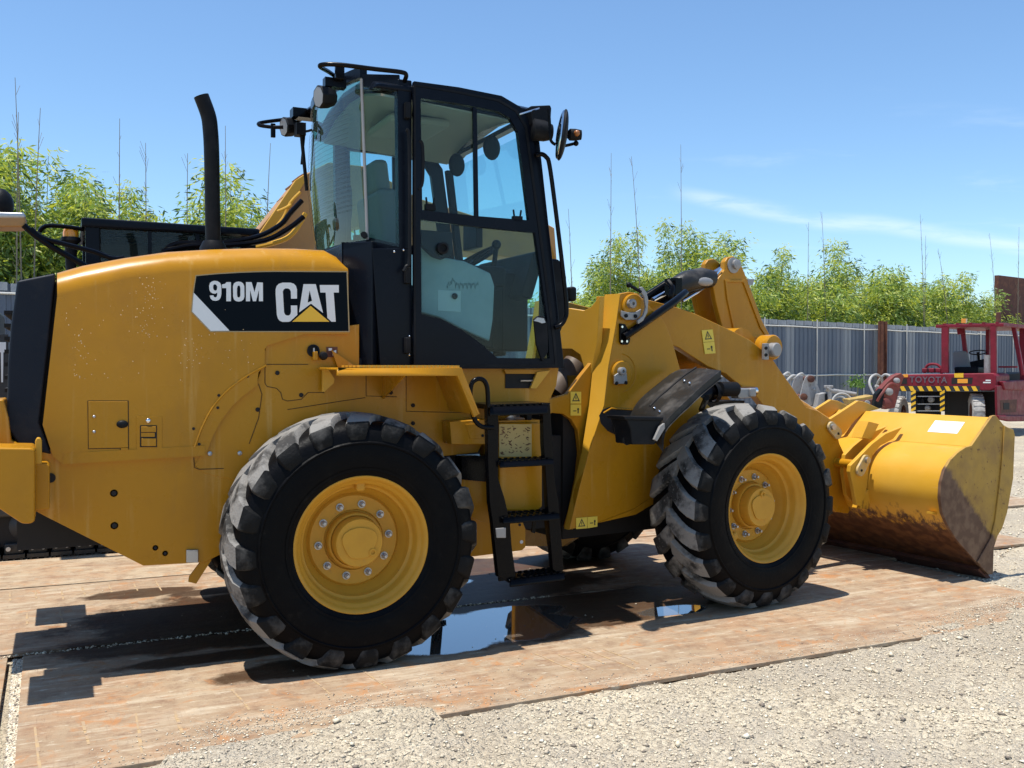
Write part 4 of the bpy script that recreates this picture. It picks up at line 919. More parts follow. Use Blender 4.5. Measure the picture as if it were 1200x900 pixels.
SILVY = mat('painted_retainer', (.55,.38,.14), .5, var=[(20,(.5,.45,.35),.5,.7)])
retainer((973,500),(980,508), -.425); retainer((1013,539),(1007,551), -.665)
fb(MB().tube([FY(1010,545,-.66), Vector((FY(1010,545,-.66).x,.66,FY(1010,545,-.66).z))], .035, 14), 'bucket_pin', YEL)
q = [FY(x, y, -.34) for x, y in ((983,536),(986,534.5),(1003,540),(1004,548),(996,560),(988,548),(983,543))]; qi = [FY(x, y, -.34) for x, y in ((987,539),(989,538),(997,541),(998,546),(994,551),(989,546),(987,543))]
fb(MB().ring(q, qi, (0,.03,0)), 'tow_eye', YEL, bevel=.004)
fb(MB().tube([FY(905,455,0), FY(975,500,0)], .05, 12).box(FY(980,503,0), (.12,.2,.12)), 'bucket_link', YEL, bevel=.004)
MB().prism([tl[0].lerp(tl[2], f)+Vector((-.004, a, .002)) for f, a in ((.22,.17),(.22,.42),(.62,.42),(.62,.17))], (-.001,0,.001)).build('bucket_sticker', mat('white_sticker', (.75,.77,.78), .5), bucket)
fb(MB().tube([P[2]+Vector((-.001,.03,0)), P[2]+Vector((-.001,2*BW-.03,0))], .005, 6), 'bucket_fold', YELB)
# ================================================================= GROUND
def np_mesh(name, V, Fc, mats, mi=None):
    me = bpy.data.meshes.new(name); V = np.asarray(V, np.float32); Fc = np.asarray(Fc, np.int32); k = Fc.shape[1]
    me.vertices.add(len(V)); me.vertices.foreach_set('co', V.ravel())
    me.loops.add(Fc.size); me.loops.foreach_set('vertex_index', Fc.ravel())
    me.polygons.add(len(Fc)); me.polygons.foreach_set('loop_start', np.arange(0, Fc.size, k, dtype=np.int32))
    for mm in (mats if isinstance(mats, (list, tuple)) else [mats]): me.materials.append(mm)
    if mi is not None: me.polygons.foreach_set('material_index', np.asarray(mi, np.int32))
    me.update(calc_edges=True); me.validate(); return me

def gravel_mat():
    M = bpy.data.materials.new('crushed_stone'); M.use_nodes = True; nt = M.node_tree; b = nt.nodes['Principled BSDF']; b.inputs['Roughness'].default_value = .9
    g = nt.nodes.new('ShaderNodeNewGeometry'); lk = nt.links.new
    def vor(s):
        v = nt.nodes.new('ShaderNodeTexVoronoi'); v.inputs['Scale'].default_value = s; lk(g.outputs['Position'], v.inputs['Vector']); return v
    def noi(s, d=6):
        n = nt.nodes.new('ShaderNodeTexNoise'); n.inputs['Scale'].default_value = s; n.inputs['Detail'].default_value = d; n.inputs['Roughness'].default_value = .65; lk(g.outputs['Position'], n.inputs['Vector']); return n
    v = vor(48); r = nt.nodes.new('ShaderNodeValToRGB'); e = r.color_ramp.elements
    e[0].color = (.42,.35,.25,1); e[1].color = (.78,.67,.48,1); e[1].position = .9
    k = r.color_ramp.elements.new(.35); k.color = (.62,.52,.365,1)
    sx = nt.nodes.new('ShaderNodeSeparateColor'); lk(v.outputs['Color'], sx.inputs[0]); lk(sx.outputs[0], r.inputs[0])
    n1 = noi(1.3); mr = nt.nodes.new('ShaderNodeMapRange'); mr.inputs[1].default_value = .4; mr.inputs[2].default_value = .7; lk(n1.outputs[0], mr.inputs[0])
    m1 = nt.nodes.new('ShaderNodeMixRGB'); m1.inputs[2].default_value = (.50,.43,.33,1); lk(mr.outputs[0], m1.inputs[0]); lk(r.outputs[0], m1.inputs[1])
    n3 = noi(.55, 4); mr3 = nt.nodes.new('ShaderNodeMapRange'); mr3.inputs[1].default_value = .45; mr3.inputs[2].default_value = .65; mr3.inputs[4].default_value = .75; lk(n3.outputs[0], mr3.inputs[0])
    m3 = nt.nodes.new('ShaderNodeMixRGB'); m3.inputs[2].default_value = (.44,.36,.255,1); lk(mr3.outputs[0], m3.inputs[0]); lk(m1.outputs[0], m3.inputs[1])
    lk(m3.outputs[0], b.inputs['Base Color'])
    v2 = vor(95); n2 = noi(22, 8)
    a = nt.nodes.new('ShaderNodeMath'); a.operation = 'MULTIPLY_ADD'; a.inputs[1].default_value = -1.0; lk(v.outputs['Distance'], a.inputs[0]); lk(n2.outputs[0], a.inputs[2])
    a2 = nt.nodes.new('ShaderNodeMath'); a2.operation = 'MULTIPLY_ADD'; a2.inputs[1].default_value = -.6; lk(v2.outputs['Distance'], a2.inputs[0]); lk(a.outputs[0], a2.inputs[2])
    bp_ = nt.nodes.new('ShaderNodeBump'); bp_.inputs['Distance'].default_value = .03; bp_.inputs['Strength'].default_value = .9; lk(a2.outputs[0], bp_.inputs['Height']); lk(bp_.outputs[0], b.inputs['Normal'])
    return M
GRV = gravel_mat()
PR = .0128                                    # slight skew of the plate rows
def edgeY(X): return -1.835+PR*X
def spill(X):                                 # how far gravel has crept over the near plate edge
    a = np.clip((-1.15-X)/.35, 0, 1)*np.clip((X+2.35)/.25, 0, 1)*.13
    b = np.clip((X-1.75)/1.4, 0, 1)*.30
    return a+b
rng = np.random.default_rng(3)
def vnoise(X, Y, s, seed=0):
    r = np.random.default_rng(seed).random((257, 257)); x = (X/s) % 256; y = (Y/s) % 256
    xi = np.floor(x).astype(int); yi = np.floor(y).astype(int); fx = x-xi; fy = y-yi; fx = fx*fx*(3-2*fx); fy = fy*fy*(3-2*fy)
    return (r[xi, yi]*(1-fx)+r[xi+1, yi]*fx)*(1-fy)+(r[xi, yi+1]*(1-fx)+r[xi+1, yi+1]*fx)*fy
def ground_h(X, Y):
    n = .030*(vnoise(X, Y, .9, 11)-.5)*np.clip((edgeY(X)-Y)/.5, 0, 1)+.014*(vnoise(X, Y, .35, 1)-.5)+.012*(vnoise(X, Y, .11, 2)-.5)+.010*(vnoise(X, Y, .045, 5)-.5)
    eb = edgeY(X)+spill(X); sp = spill(X)
    d = eb-Y                                   # >0 on the gravel side of the spill line
    inside = Y-edgeY(X)                        # >0 above the plate
    up = np.clip(d/.15+.45+1.3*(vnoise(X, Y, .13, 7)-.5)+1.6*(vnoise(X, Y, .42, 9)-.5), 0, 1)
    h = -.022+.006*(Y < edgeY(X))
    hs = -.03+.040*up
    near = np.clip(1-np.abs(Y-edgeY(X))/.6, 0, 1)
    base = np.where(inside > 0, np.where(sp > .01, hs, -.04), np.where(sp > .01, -.012+.022*near, -.016))
    far = np.clip((np.hypot(X, Y+2)-6)/20, 0, 1)
    under = (Y > edgeY(X)+.6) & (Y < 3.6) & (X > -12) & (X < 3.4)
    return np.where(under, -.045, base+n*(1+far*2))
def axis(c0, c1, fine, far, g=1.12):
    a = list(np.arange(c0, c1+1e-6, fine)); s = fine
    while a[-1] < far: s *= g; a.append(a[-1]+s)
    s = fine
    while a[0] > -far: s *= g; a.insert(0, a[0]-s)
    return np.array(a)
ax_ = axis(-3.4, 4.6, .022, 900, 1.16); ay_ = axis(-4.4, -1.2, .022, 900, 1.16)
GX, GY = np.meshgrid(ax_, ay_, indexing='ij'); GZ = ground_h(GX, GY)
i = np.arange(len(ax_)-1)[:, None]*len(ay_)+np.arange(len(ay_)-1)[None]
ground = link('gravel_ground', np_mesh('gravel_ground', np.stack([GX, GY, GZ], -1).reshape(-1, 3), np.stack([i, i+len(ay_), i+len(ay_)+1, i+1], -1).reshape(-1, 4), GRV))
ground.data.shade_smooth(); struct(ground)

# loose stones
def stones(name, X, Y, Z, S, mats, mi):
    n = len(X); T = np.array([(0,0,1),(1,0,.1),(.2,1,-.1),(-1,.1,.1),(-.1,-1,0),(0,0,-.8)], float); Tf = np.array([(0,1,2),(0,2,3),(0,3,4),(0,4,1),(5,2,1),(5,3,2),(5,4,3),(5,1,4)])
    V = np.repeat(T[None], n, 0)*rng.uniform(.6, 1.25, (n, 6, 1))+rng.uniform(-.25, .25, (n, 6, 3))
    V *= np.stack([rng.uniform(.7, 1.3, n), rng.uniform(.7, 1.1, n), rng.uniform(.45, .8, n)], -1)[:, None]
    t = rng.uniform(0, 2*pi, n); c, s = np.cos(t), np.sin(t)
    V = np.stack([V[..., 0]*c[:, None]-V[..., 1]*s[:, None], V[..., 0]*s[:, None]+V[..., 1]*c[:, None], V[..., 2]], -1)*S[:, None, None]
    V += np.stack([X, Y, Z], -1)[:, None]
    Fc = (Tf[None]+(np.arange(n)*6)[:, None, None]).reshape(-1, 3)
    return link(name, np_mesh(name, V.reshape(-1, 3), Fc, mats, np.repeat(mi, 8)))
SM = [mat('stone_pale', (.68,.58,.42), .9, bump=(60,.002)), mat('stone_grey', (.50,.42,.31), .9, bump=(60,.002)), mat('stone_tan', (.55,.46,.33), .9), mat('stone_dark', (.22,.18,.14), .9), mat('stone_white', (.78,.70,.54), .9)]
n = 52000
X = rng.uniform(-3.3, 6.5, n*2); Y = -1.2-rng.uniform(0, 1, n*2)**.9*3.3
keep = (Y < edgeY(X)+spill(X)+.06*(rng.random(n*2)-.3)) & ((Y < edgeY(X)-.01) | (spill(X) > .01)) | ((X > 3.42) & (Y < 1.5))
X, Y = X[keep][:n], Y[keep][:n]; S = .0035+.0078*rng.random(len(X))**2.5+(rng.random(len(X)) < .012)*rng.uniform(.004, .016, len(X))
Z = ground_h(X, Y); Z = np.where(Y > edgeY(X), np.maximum(Z, .0), Z)+S*.25
go = stones('gravel_stones', X, Y, Z, S, SM, rng.choice(5, len(X), p=[.36,.22,.22,.08,.12]))
tag(go, 'loose pale crushed stones covering the foreground beside the steel plates', 'gravel', kind='stuff')
n = 900; X = rng.uniform(-3.2, 6.0, n); Y = -1.9-rng.uniform(0, 1, n)**.8*2.6; S = rng.uniform(.010, .021, n)*(.6+.6*rng.random(n)**2); k_ = Y < edgeY(X)-.03
g3 = stones('larger_stones', X[k_], Y[k_], ground_h(X[k_], Y[k_])+S[k_]*.15, S[k_], SM, rng.choice(5, int(k_.sum()), p=[.30,.30,.16,.14,.10]))
tag(g3, 'larger broken stones lying on top of the fine gravel in the foreground', 'stones', kind='stuff')
# stones right of and beyond the bucket, in the seams, and stray ones on the plates
n = 9000; X = rng.uniform(3.42, 11, n); Y = rng.uniform(-2.2, 5, n); S = rng.uniform(.006, .018, n)
a = [(X, Y, ground_h(X, Y)+S*.2, S)]
n = 2200; Y = rng.uniform(-1.86, -.13, n); X = rng.uniform(-2.935, -2.885, n)-.022*(Y+.1); S = rng.uniform(.004, .011, n); a.append((X, Y, np.full(n, -.012), S))
n = 900; X = rng.uniform(-3.0, .3, n); Y = -.072+PR*X+rng.normal(0, .012, n)+.0; S = rng.uniform(.003, .010, n)*(rng.random(n)**1.5*.9+.4); a.append((X, Y, np.full(n, .001)+S*.2, S))
n = 420; X = rng.uniform(-2.8, 3.3, n); Y = rng.uniform(-1.8, 1.5, n)**1; S = .0018+.006*rng.random(n)**4; a.append((X, Y, S*.3, S))
n = 700; X = rng.normal(-1.35, .4, n); Y = -1.55+rng.normal(0, .08, n)+.1*(X+1.35); S = .0015+.006*rng.random(n)**3; a.append((X, Y, S*.3, S))
n = 11000; X = rng.uniform(-2.6, 3.3, n); Y = edgeY(X)+spill(X)+np.abs(rng.normal(0, .11, n)); S = .0016+.005*rng.random(n)**2.5; k_ = (Y < .2)&(rng.random(n) < np.clip(.25+spill(X)*6, 0, 1)); a.append((X[k_], Y[k_], S[k_]*.3, S[k_]))
X, Y, Z, S = [np.concatenate(q) for q in zip(*a)]
g2 = stones('stray_stones', X, Y, Z, S, SM, rng.choice(5, len(X), p=[.34,.28,.18,.12,.08]))
tag(g2, 'stray stones scattered over the steel plates, in their seams and beyond the bucket', 'stones', kind='stuff')

# ---- steel road plates
def plate_mat(name, seed, base=(.305,.212,.132)):
    M = bpy.data.materials.new(name); M.use_nodes = True; nt = M.node_tree; b = nt.nodes['Principled BSDF']; lk = nt.links.new
    g = nt.nodes.new('ShaderNodeNewGeometry')
    def noi(s, lo, hi, sc=(1,1,1), d=7, dist=0., w=0):
        mp = nt.nodes.new('ShaderNodeMapping'); mp.inputs['Scale'].default_value = sc; mp.inputs['Location'].default_value = (seed*3.1+w, seed*1.7, 0); lk(g.outputs['Position'], mp.inputs[0])
        n = nt.nodes.new('ShaderNodeTexNoise'); n.inputs['Scale'].default_value = s; n.inputs['Detail'].default_value = d; n.inputs['Roughness'].default_value = .68; n.inputs['Distortion'].default_value = dist; lk(mp.outputs[0], n.inputs[0])
        r = nt.nodes.new('ShaderNodeMapRange'); r.inputs[1].default_value = lo; r.inputs[2].default_value = hi; lk(n.outputs[0], r.inputs[0]); return r.outputs[0]
    cur = None
    def mix(f, c2):
        nonlocal cur
        m_ = nt.nodes.new('ShaderNodeMixRGB'); m_.inputs[2].default_value = (*c2, 1); lk(f, m_.inputs[0])
        if cur is None: m_.inputs[1].default_value = (*base, 1)
        else: lk(cur, m_.inputs[1])
        cur = m_.outputs[0]
    def mul(a_, k):
        q = nt.nodes.new('ShaderNodeMath'); q.operation = 'MULTIPLY'; lk(a_, q.inputs[0])
        if isinstance(k, float): q.inputs[1].default_value = k
        else: lk(k, q.inputs[1])
        return q.outputs[0]
    mix(mul(noi(1.1,.35,.7), .9), (.425,.315,.20))
    mix(mul(noi(2.6,.46,.66, w=5), .7), (.36,.19,.095))
    mix(mul(noi(9,.48,.68, w=2), .8), (.21,.125,.075))
    mix(mul(noi(5,.50,.72,(.35,2.5,1), w=9), .75), (.57,.49,.36))
    mix(mul(noi(16,.58,.70,(.5,1.6,1), w=3), .8), (.60,.53,.40))
    mix(mul(noi(38,.60,.72, w=6), .8), (.12,.075,.05))
    mix(mul(noi(1.7,.52,.66,(.6,1.6,1), w=12), .45), (.20,.12,.075))
    mix(mul(noi(60,.58,.66,(.06,2.2,1), w=15), .5), (.56,.46,.34))
    mix(mul(noi(55,.60,.68,(1.8,.08,1), w=18), .4), (.17,.10,.06))
    mix(mul(noi(4.2,.56,.66,(1,1,1), w=21, dist=1.5), .75), (.42,.19,.07))
    # wet patches, widened and darkened to put deeper loader shade into the colour: (x, y, rx, ry, kind)
    dn = nt.nodes.new('ShaderNodeTexNoise'); dn.inputs['Scale'].default_value = 2.4; dn.inputs['Detail'].default_value = 12; dn.inputs['Roughness'].default_value = .72; lk(g.outputs['Position'], dn.inputs[0])
    def mask(ells, amp, soft):
        acc = None
        for (ex, ey, rx, ry) in ells:
            s1 = nt.nodes.new('ShaderNodeVectorMath'); s1.operation = 'SUBTRACT'; s1.inputs[1].default_value = (ex, ey, 0); lk(g.outputs['Position'], s1.inputs[0])
            s2 = nt.nodes.new('ShaderNodeVectorMath'); s2.operation = 'MULTIPLY'; s2.inputs[1].default_value = (1/rx, 1/ry, 0); lk(s1.outputs[0], s2.inputs[0])
            s3 = nt.nodes.new('ShaderNodeVectorMath'); s3.operation = 'LENGTH'; lk(s2.outputs[0], s3.inputs[0])
            if acc is None: acc = s3.outputs['Value']
            else:
                q = nt.nodes.new('ShaderNodeMath'); q.operation = 'MINIMUM'; lk(acc, q.inputs[0]); lk(s3.outputs['Value'], q.inputs[1]); acc = q.outputs[0]
        q = nt.nodes.new('ShaderNodeMath'); q.operation = 'MULTIPLY_ADD'; q.inputs[1].default_value = amp; lk(dn.outputs[0], q.inputs[0]); lk(acc, q.inputs[2])
        r = nt.nodes.new('ShaderNodeMapRange'); r.inputs[1].default_value = 1+amp*.5+soft; r.inputs[2].default_value = 1+amp*.5-soft; lk(q.outputs[0], r.inputs[0]); return r.outputs[0]
    wet_shade = mask([(-1.6,-.12,1.2,.30),(-1.3,.40,1.4,.55),(-.9,.0,1.3,.50),(-1.5,-.92,.40,.16),(.7,-.35,.7,.30),(-.45,-.5,1.1,.5),(-2.2,1.15,.38,.13),(-1.75,1.0,.3,.1),(-1.9,-.56,.6,.10),(.5,-.35,.8,.35),(.3,.9,1.0,.4),(.35,-.72,.45,.16),(-.4,.35,1.3,.5),(1.3,-.4,.55,.3),(-1.5,-.95,.5,.14)], 1.3, .10)
    pud = mask([(-.42,-.60,.60,.34),(-.75,-.85,.30,.16),(-.1,-.35,.35,.16),(.86,-.72,.25,.11),(-.25,.62,.26,.13)], 1.0, .06)
    m2 = nt.nodes.new('ShaderNodeMixRGB'); m2.blend_type = 'MULTIPLY'; m2.inputs[2].default_value = (.22,.175,.14,1); lk(wet_shade, m2.inputs[0]); lk(cur, m2.inputs[1]); cur = m2.outputs[0]
    m3 = nt.nodes.new('ShaderNodeMixRGB'); m3.inputs[2].default_value = (.11,.092,.076,1); lk(pud, m3.inputs[0]); lk(cur, m3.inputs[1]); cur = m3.outputs[0]
    lk(cur, b.inputs['Base Color'])
    def rng_(f, a_, b_):
        r = nt.nodes.new('ShaderNodeMapRange'); r.inputs[3].default_value = a_; r.inputs[4].default_value = b_; lk(f, r.inputs[0]); return r.outputs[0]
    ra = rng_(wet_shade, .72, .52); q = nt.nodes.new('ShaderNodeMath'); q.operation = 'MULTIPLY'; lk(ra, q.inputs[0]); lk(rng_(pud, 1., .02), q.inputs[1]); lk(q.outputs[0], b.inputs['Roughness'])
    lk(rng_(pud, .3, 1.), b.inputs['Specular IOR Level'])
    cw_ = nt.nodes.new('ShaderNodeMath'); cw_.operation = 'MULTIPLY'; cw_.inputs[1].default_value = 1.; lk(pud, cw_.inputs[0]); lk(cw_.outputs[0], b.inputs['Coat Weight']); b.inputs['Coat Roughness'].default_value = .01; b.inputs['Coat IOR'].default_value = 2.1
    hn = nt.nodes.new('ShaderNodeTexNoise'); hn.inputs['Scale'].default_value = 30; hn.inputs['Detail'].default_value = 9; hn.inputs['Roughness'].default_value = .7; lk(g.outputs['Position'], hn.inputs[0])
    hm = nt.nodes.new('ShaderNodeMath'); hm.operation = 'MULTIPLY'; lk(hn.outputs[0], hm.inputs[0]); lk(rng_(pud, 1., .01), hm.inputs[1])
    bp_ = nt.nodes.new('ShaderNodeBump'); bp_.inputs['Distance'].default_value = .006; bp_.inputs['Strength'].default_value = .8; lk(hm.outputs[0], bp_.inputs['Height']); lk(bp_.outputs[0], b.inputs['Normal'])
    return M
PM = [plate_mat('rusty_steel_plate_a', 1), plate_mat('rusty_steel_plate_b', 4, (.32,.228,.145)), plate_mat('rusty_steel_plate_c', 9, (.40,.305,.20))]
OCH = mat('ochre_bead', (.44,.30,.15), .75, var=[(14,(.35,.25,.165),.42,.6)])
def plate(x0, x1, y0, y1, rot, mt, label, beads=()):
    c = Vector(((x0+x1)/2, (y0+y1)/2, -.011)); R = Matrix.Rotation(rot, 3, 'Z')
    b_ = MB().box((0,0,0), (x1-x0, y1-y0, .022)).build('steel_plate', mt, None, bevel=.003); b_.location = c; b_.rotation_euler.z = rot
    tag(b_, label, 'steel plate', 'steel road plates under the loader')
    rnd = random.Random(label)
    for (bx_, by_, n_, sp_, ln, an) in beads:
        for k in range(n_):
            l_ = ln*rnd.uniform(.6,1.1); mb = MB()
            for q in range(5):
                mb.box((rnd.uniform(-.002,.002), (q-2)*l_/5, 0), (rnd.uniform(.008,.014), l_/5*rnd.uniform(.85,1.1), .002+.0003*q))
            w_ = mb.build('weld_bead', OCH, b_); w_['kind'] = 'stuff'
            w_.location = Vector((bx_+k*sp_+rnd.uniform(-.02,.02), by_+rnd.uniform(-.05,.05), .0))-Vector((c.x, c.y, 0))+Vector((0,0,.0118)); w_.rotation_euler.z = an
pl = plate
eY = -1.835
pl(-2.875, 3.36, eY, -.078, PR, PM[0], 'long rusty steel plate nearest the camera under the right-hand wheels', [(-2.78,-1.45,2,.16,.45,.05),(-2.42,-1.5,1,.1,.55,-.03),(-2.25,-1.4,1,.14,.4,0),(-1.95,-1.25,1,.2,.45,.08),(-1.55,-1.2,2,.28,.4,.1),(-.35,-1.4,5,.10,.4,.15)])
pl(-9.0, -2.955, eY, -.10, .006, PM[1], 'steel plate cut by the left photo edge, left of the gravel filled gap')
pl(-3.6, 2.45, -.052, 1.62, -.002, PM[1], 'middle steel plate in the dark shadow beneath the loader', [(-3.3,1.35,9,.15,.32,.04),(-3.3,.75,4,.2,.3,.04)])
pl(2.47, 5.2, -.02, 1.62, .01, PM[0], 'steel plate beneath the raised lip of the bucket')
pl(-9.7, -3.62, -.06, 1.62, .0, PM[0], 'steel plate at the left photo edge beside the excavator track')
pl(-4.5, 1.55, 1.645, 3.35, -.012, PM[2], 'pale dusty steel plate behind the loader, along the excavator track')
pl(1.57, 7.6, 1.645, 3.35, .0, PM[1], 'far steel plate seen between the ladder and the front wheel')

# ================================================================= FENCE
a0 = PZ(10, 332, 3.08); a1 = PZ(1100, 384, 3.08); fd = (a1-a0); fd.z = 0; flen = fd.length; fd.normalize(); fn = Vector((fd.y, -fd.x, 0))     # fn towards the yard
fo = Vector((a0.x, a0.y, 0)) - fd*4
FG = [mat('galvanised_sheet_%s' % s, c, .5, .25, var=[((2,2,.6),(c[0]*.7,c[1]*.7,c[2]*.72),.42,.75),(9,(.16,.14,.12),.66,.84)]) for s, c in (('blue',(.10,.125,.17)),('grey',(.14,.16,.20)),('pale',(.23,.25,.28)))]
WP = mat('whitewashed_pipe', (.55,.54,.50), .7, var=[(8,(.35,.25,.18),.6,.8)])
fang = atan2(fd.y, fd.x)
fence = empty('steel_fence', fo, 'tall corrugated steel hoarding fence along the back of the yard', 'fence', rz=fang)
pw = .50; prof_ = []
for k in range(2):
    x0_ = k*.25; prof_ += [(x0_+0,0),(x0_+.035,0),(x0_+.06,-.03),(x0_+.19,-.03),(x0_+.215,0)]
prof_.append((.5,0))
pme = []
for mt in FG:
    mb = MB(); mb.loft([[Vector((x, y, .05)) for x, y in prof_], [Vector((x, y, 3.08)) for x, y in prof_]]); mb.loft([[Vector((x, y+.004, .05)) for x, y in prof_], [Vector((x, y+.004, 3.08)) for x, y in prof_]])
    pme.append(mb.mesh('fence_sheet', mt, smooth=0))
capm = MB().bx(.03,.47,-.05,-.035,2.93,3.09).mesh('fence_cap', mat('weathered_cap', (.34,.36,.38), .6, var=[(3,(.22,.24,.27),.45,.7)]))
rnd = random.Random(5); nP = int((flen+30)/pw)
for k in range(nP):
    o = link('fence_sheet', pme[rnd.choice((0,0,0,1,1,2))], fence); o.location = (k*pw, rnd.uniform(-.004,.004), rnd.uniform(-.015,.015)); q = link('fence_cap', capm, fence); q.location = o.location
LEN = nP*pw
for z, r in ((2.88,.022),(1.17,.028)):
    for k in range(int(LEN/6)):
        mb = MB().tube([(k*6+t, -.07, z+.012*sin(t*2+k)) for t in (0,1.5,3,4.5,5.98)], r, 8); mb.build('fence_rail', WP, fence)
for k in range(int(LEN/3)):
    MB().cyl((k*3+.2,-.11,0),(k*3+.2,-.11,3.15),.022,8).build('fence_pipe', WP, fence)
for k in range(int(LEN/9)):
    pass
# red brown steel post in front of the fence
def on_fence(px, off=0.):                     # ground point where the view direction px meets a line parallel to the fence
    r = ray(px, 425); r.z = 0; p0 = fo+fn*off; t = ((p0-CAM).x*fn.x+(p0-CAM).y*fn.y)/(r.x*fn.x+r.y*fn.y); q = CAM+r*t; q.z = 0; return q
p = on_fence(1034, .3)
po = empty('fence_post', p, 'red brown steel post standing in front of the fence left of the forklift', 'post', rz=fang)
MB().box((0,0,1.6),(.30,.03,3.2)).build('post_web', DRED, po); 
for s in (-1,1): MB().box((s*.135,0,1.6),(.03,.22,3.2)).build('post_flange', DRED, po)

# ================================================================= BAMBOO
def leafmat(name, c, c2):
    M = mat(name, c, .5, var=[(.9, c2, .40, .65), (7, (c[0]*1.25,c[1]*1.12,c[2]*.9), .5, .7)]); nt = M.node_tree; b = nt.nodes['Principled BSDF']
    t = nt.nodes.new('ShaderNodeBsdfTranslucent'); t.inputs[0].default_value = (c[0]*1.5, c[1]*1.5, c[2]*.9, 1); m_ = nt.nodes.new('ShaderNodeMixShader'); m_.inputs[0].default_value = .38
    nt.links.new(b.outputs[0], m_.inputs[1]); nt.links.new(t.outputs[0], m_.inputs[2]); nt.links.new(m_.outputs[0], nt.nodes['Material Output'].inputs[0]); return M
LF = [leafmat('bamboo_leaf_yellow_green', (.49,.52,.085), (.32,.40,.07)), leafmat('bamboo_leaf_green', (.22,.33,.09), (.34,.41,.10)), leafmat('bamboo_leaf_dark', (.06,.11,.035), (.12,.19,.05))]
CUL = mat('bamboo_culm', (.25,.24,.12), .5, var=[(3,(.36,.31,.19),.4,.7)])
CULD = mat('bare_culm', (.20,.17,.12), .6)
def bamboo_mesh(seed, H, R, ncul, nl, mt, loose):
    r = np.random.default_rng(seed); culms = MB(); bases = []; P = []; Q = []
    for k in range(ncul):
        a = r.uniform(0, 2*pi); d = R*.35*sqrt(r.random()); b0 = Vector((d*cos(a), d*sin(a), 0)); h = H*r.uniform(.62, 1.0) if k else H
        ln = Vector((cos(a), sin(a), 0))*R*r.uniform(.15, .75)
        pts = [b0+Vector((0,0,h*t))+ln*t*t for t in np.linspace(0, 1, 8)]
        culms.tube(pts, [.022*(1-.75*t) for t in np.linspace(0, 1, 8)], 5)
        bases.append((b0, ln, h))
    C = []; 
    nspray = nl//9
    for k in range(nspray):
        b0, ln, h = bases[r.integers(ncul)]
        t = r.uniform(.22, 1.0)**.8; c = b0+Vector((0,0,h*t))+ln*t*t
        a = r.uniform(0, 2*pi); rad = R*(.15+.85*r.random())*(1.15-.85*t)*loose
        C.append((c.x+rad*cos(a), c.y+rad*sin(a), c.z+r.uniform(-.15,.25)-rad*.12, a))
    C = np.array(C); n = len(C)*9
    cen = np.repeat(C[:, :3], 9, 0)+r.normal(0, .10, (n, 3)); ang = np.repeat(C[:, 3], 9)+r.normal(0, 1.0, n)
    L_ = r.uniform(.11, .23, n); w = L_*r.uniform(.085, .13, n); dip = r.uniform(-.1, 1.15, n)
    d = np.stack([np.cos(ang)*np.cos(dip), np.sin(ang)*np.cos(dip), -np.sin(dip)], -1); s = np.cross(d, r.normal(0, 1, (n, 3))); s /= np.linalg.norm(s, axis=1)[:, None]
    V = np.stack([cen, cen+d*(L_*.4)[:, None]+s*w[:, None], cen+d*L_[:, None], cen+d*(L_*.4)[:, None]-s*w[:, None]], 1)
    lm = np_mesh('foliage', V.reshape(-1, 3), np.arange(n*4).reshape(-1, 4), mt, np.repeat(r.choice(len(mt), n//9, p=[.42,.36,.22] if len(mt) == 3 else None), 9))
    return lm, culms.mesh('culms', CUL)
KIND = [bamboo_mesh(1, 5.4, 1.15, 9, 12500, LF, 1.0), bamboo_mesh(2, 4.8, 1.35, 8, 14500, LF, 1.0), bamboo_mesh(3, 6.0, .95, 7, 8500, LF, .95), bamboo_mesh(4, 4.2, 1.5, 9, 17000, LF, 1.1)]
NH = [5.4, 4.8, 6.0, 4.2]
def dist_of(p): return (p-CAM).dot(Fv)
def bamboo(px, topy, kind, off, label, rnd, cat='bamboo', group='bamboo clumps behind the fence'):
    p = on_fence(px, off-.9); D = dist_of(p); h = (1.575+(425-topy)/FOC*D)*.95
    o = empty('bamboo_clump', p, label, cat, group, rz=rnd.uniform(0, 6.28)); s = h/NH[kind]; o.scale = (max(.8,min(1.25,s))*rnd.uniform(.9,1.1),)*2+(s,)
    f = link('foliage', KIND[kind][0], o); f['kind'] = 'stuff'; link('culms', KIND[kind][1], o)
rnd = random.Random(21)
ORD = 'first second third fourth fifth sixth seventh eighth ninth tenth eleventh twelfth thirteenth fourteenth fifteenth sixteenth seventeenth eighteenth nineteenth twentieth'.split()
left = [(-25,160,0),(12,172,2),(52,168,2),(92,212,1),(128,200,0),(168,206,2),(205,252,1),(238,262,3),(265,178,2),(290,232,0),(325,262,3)]
for k, (px, ty, kd) in enumerate(left):
    bamboo(px, ty, kd, -1.6-rnd.random(), f'green bamboo clump, {ORD[k]} from the left photo edge, behind the excavator', rnd)
mid = [(372,285,3),(400,300,1),(455,345,3),(520,345,3),(590,345,3)]
for k, (px, ty, kd) in enumerate(mid): bamboo(px, ty, kd, -2.0, f'bamboo clump seen only through the cab glass, {ORD[k]} from the left', rnd)
right = [(672,345,3),(705,272,2),(722,262,2),(748,330,3),(776,300,1),(800,252,2),(826,262,0),(852,318,3),(878,302,1),(908,284,2),(934,325,3),(958,312,1),(985,272,2),(1008,318,3),(1036,306,1),(1064,325,3),(1088,326,1),(1114,316,0),(1138,334,1),(1158,362,3)]
for k, (px, ty, kd) in enumerate(right):
    bamboo(px, ty, kd, -1.4-rnd.random()*1.2, f'yellow green bamboo clump above the fence, {ORD[k]} counted from the cab rightwards', rnd)
back = [(20,262),(75,285),(140,285),(200,295),(250,298),(690,338),(740,340),(790,322),(840,330),(890,335),(940,336),(990,330),(1040,335),(1090,345),(1130,350)]
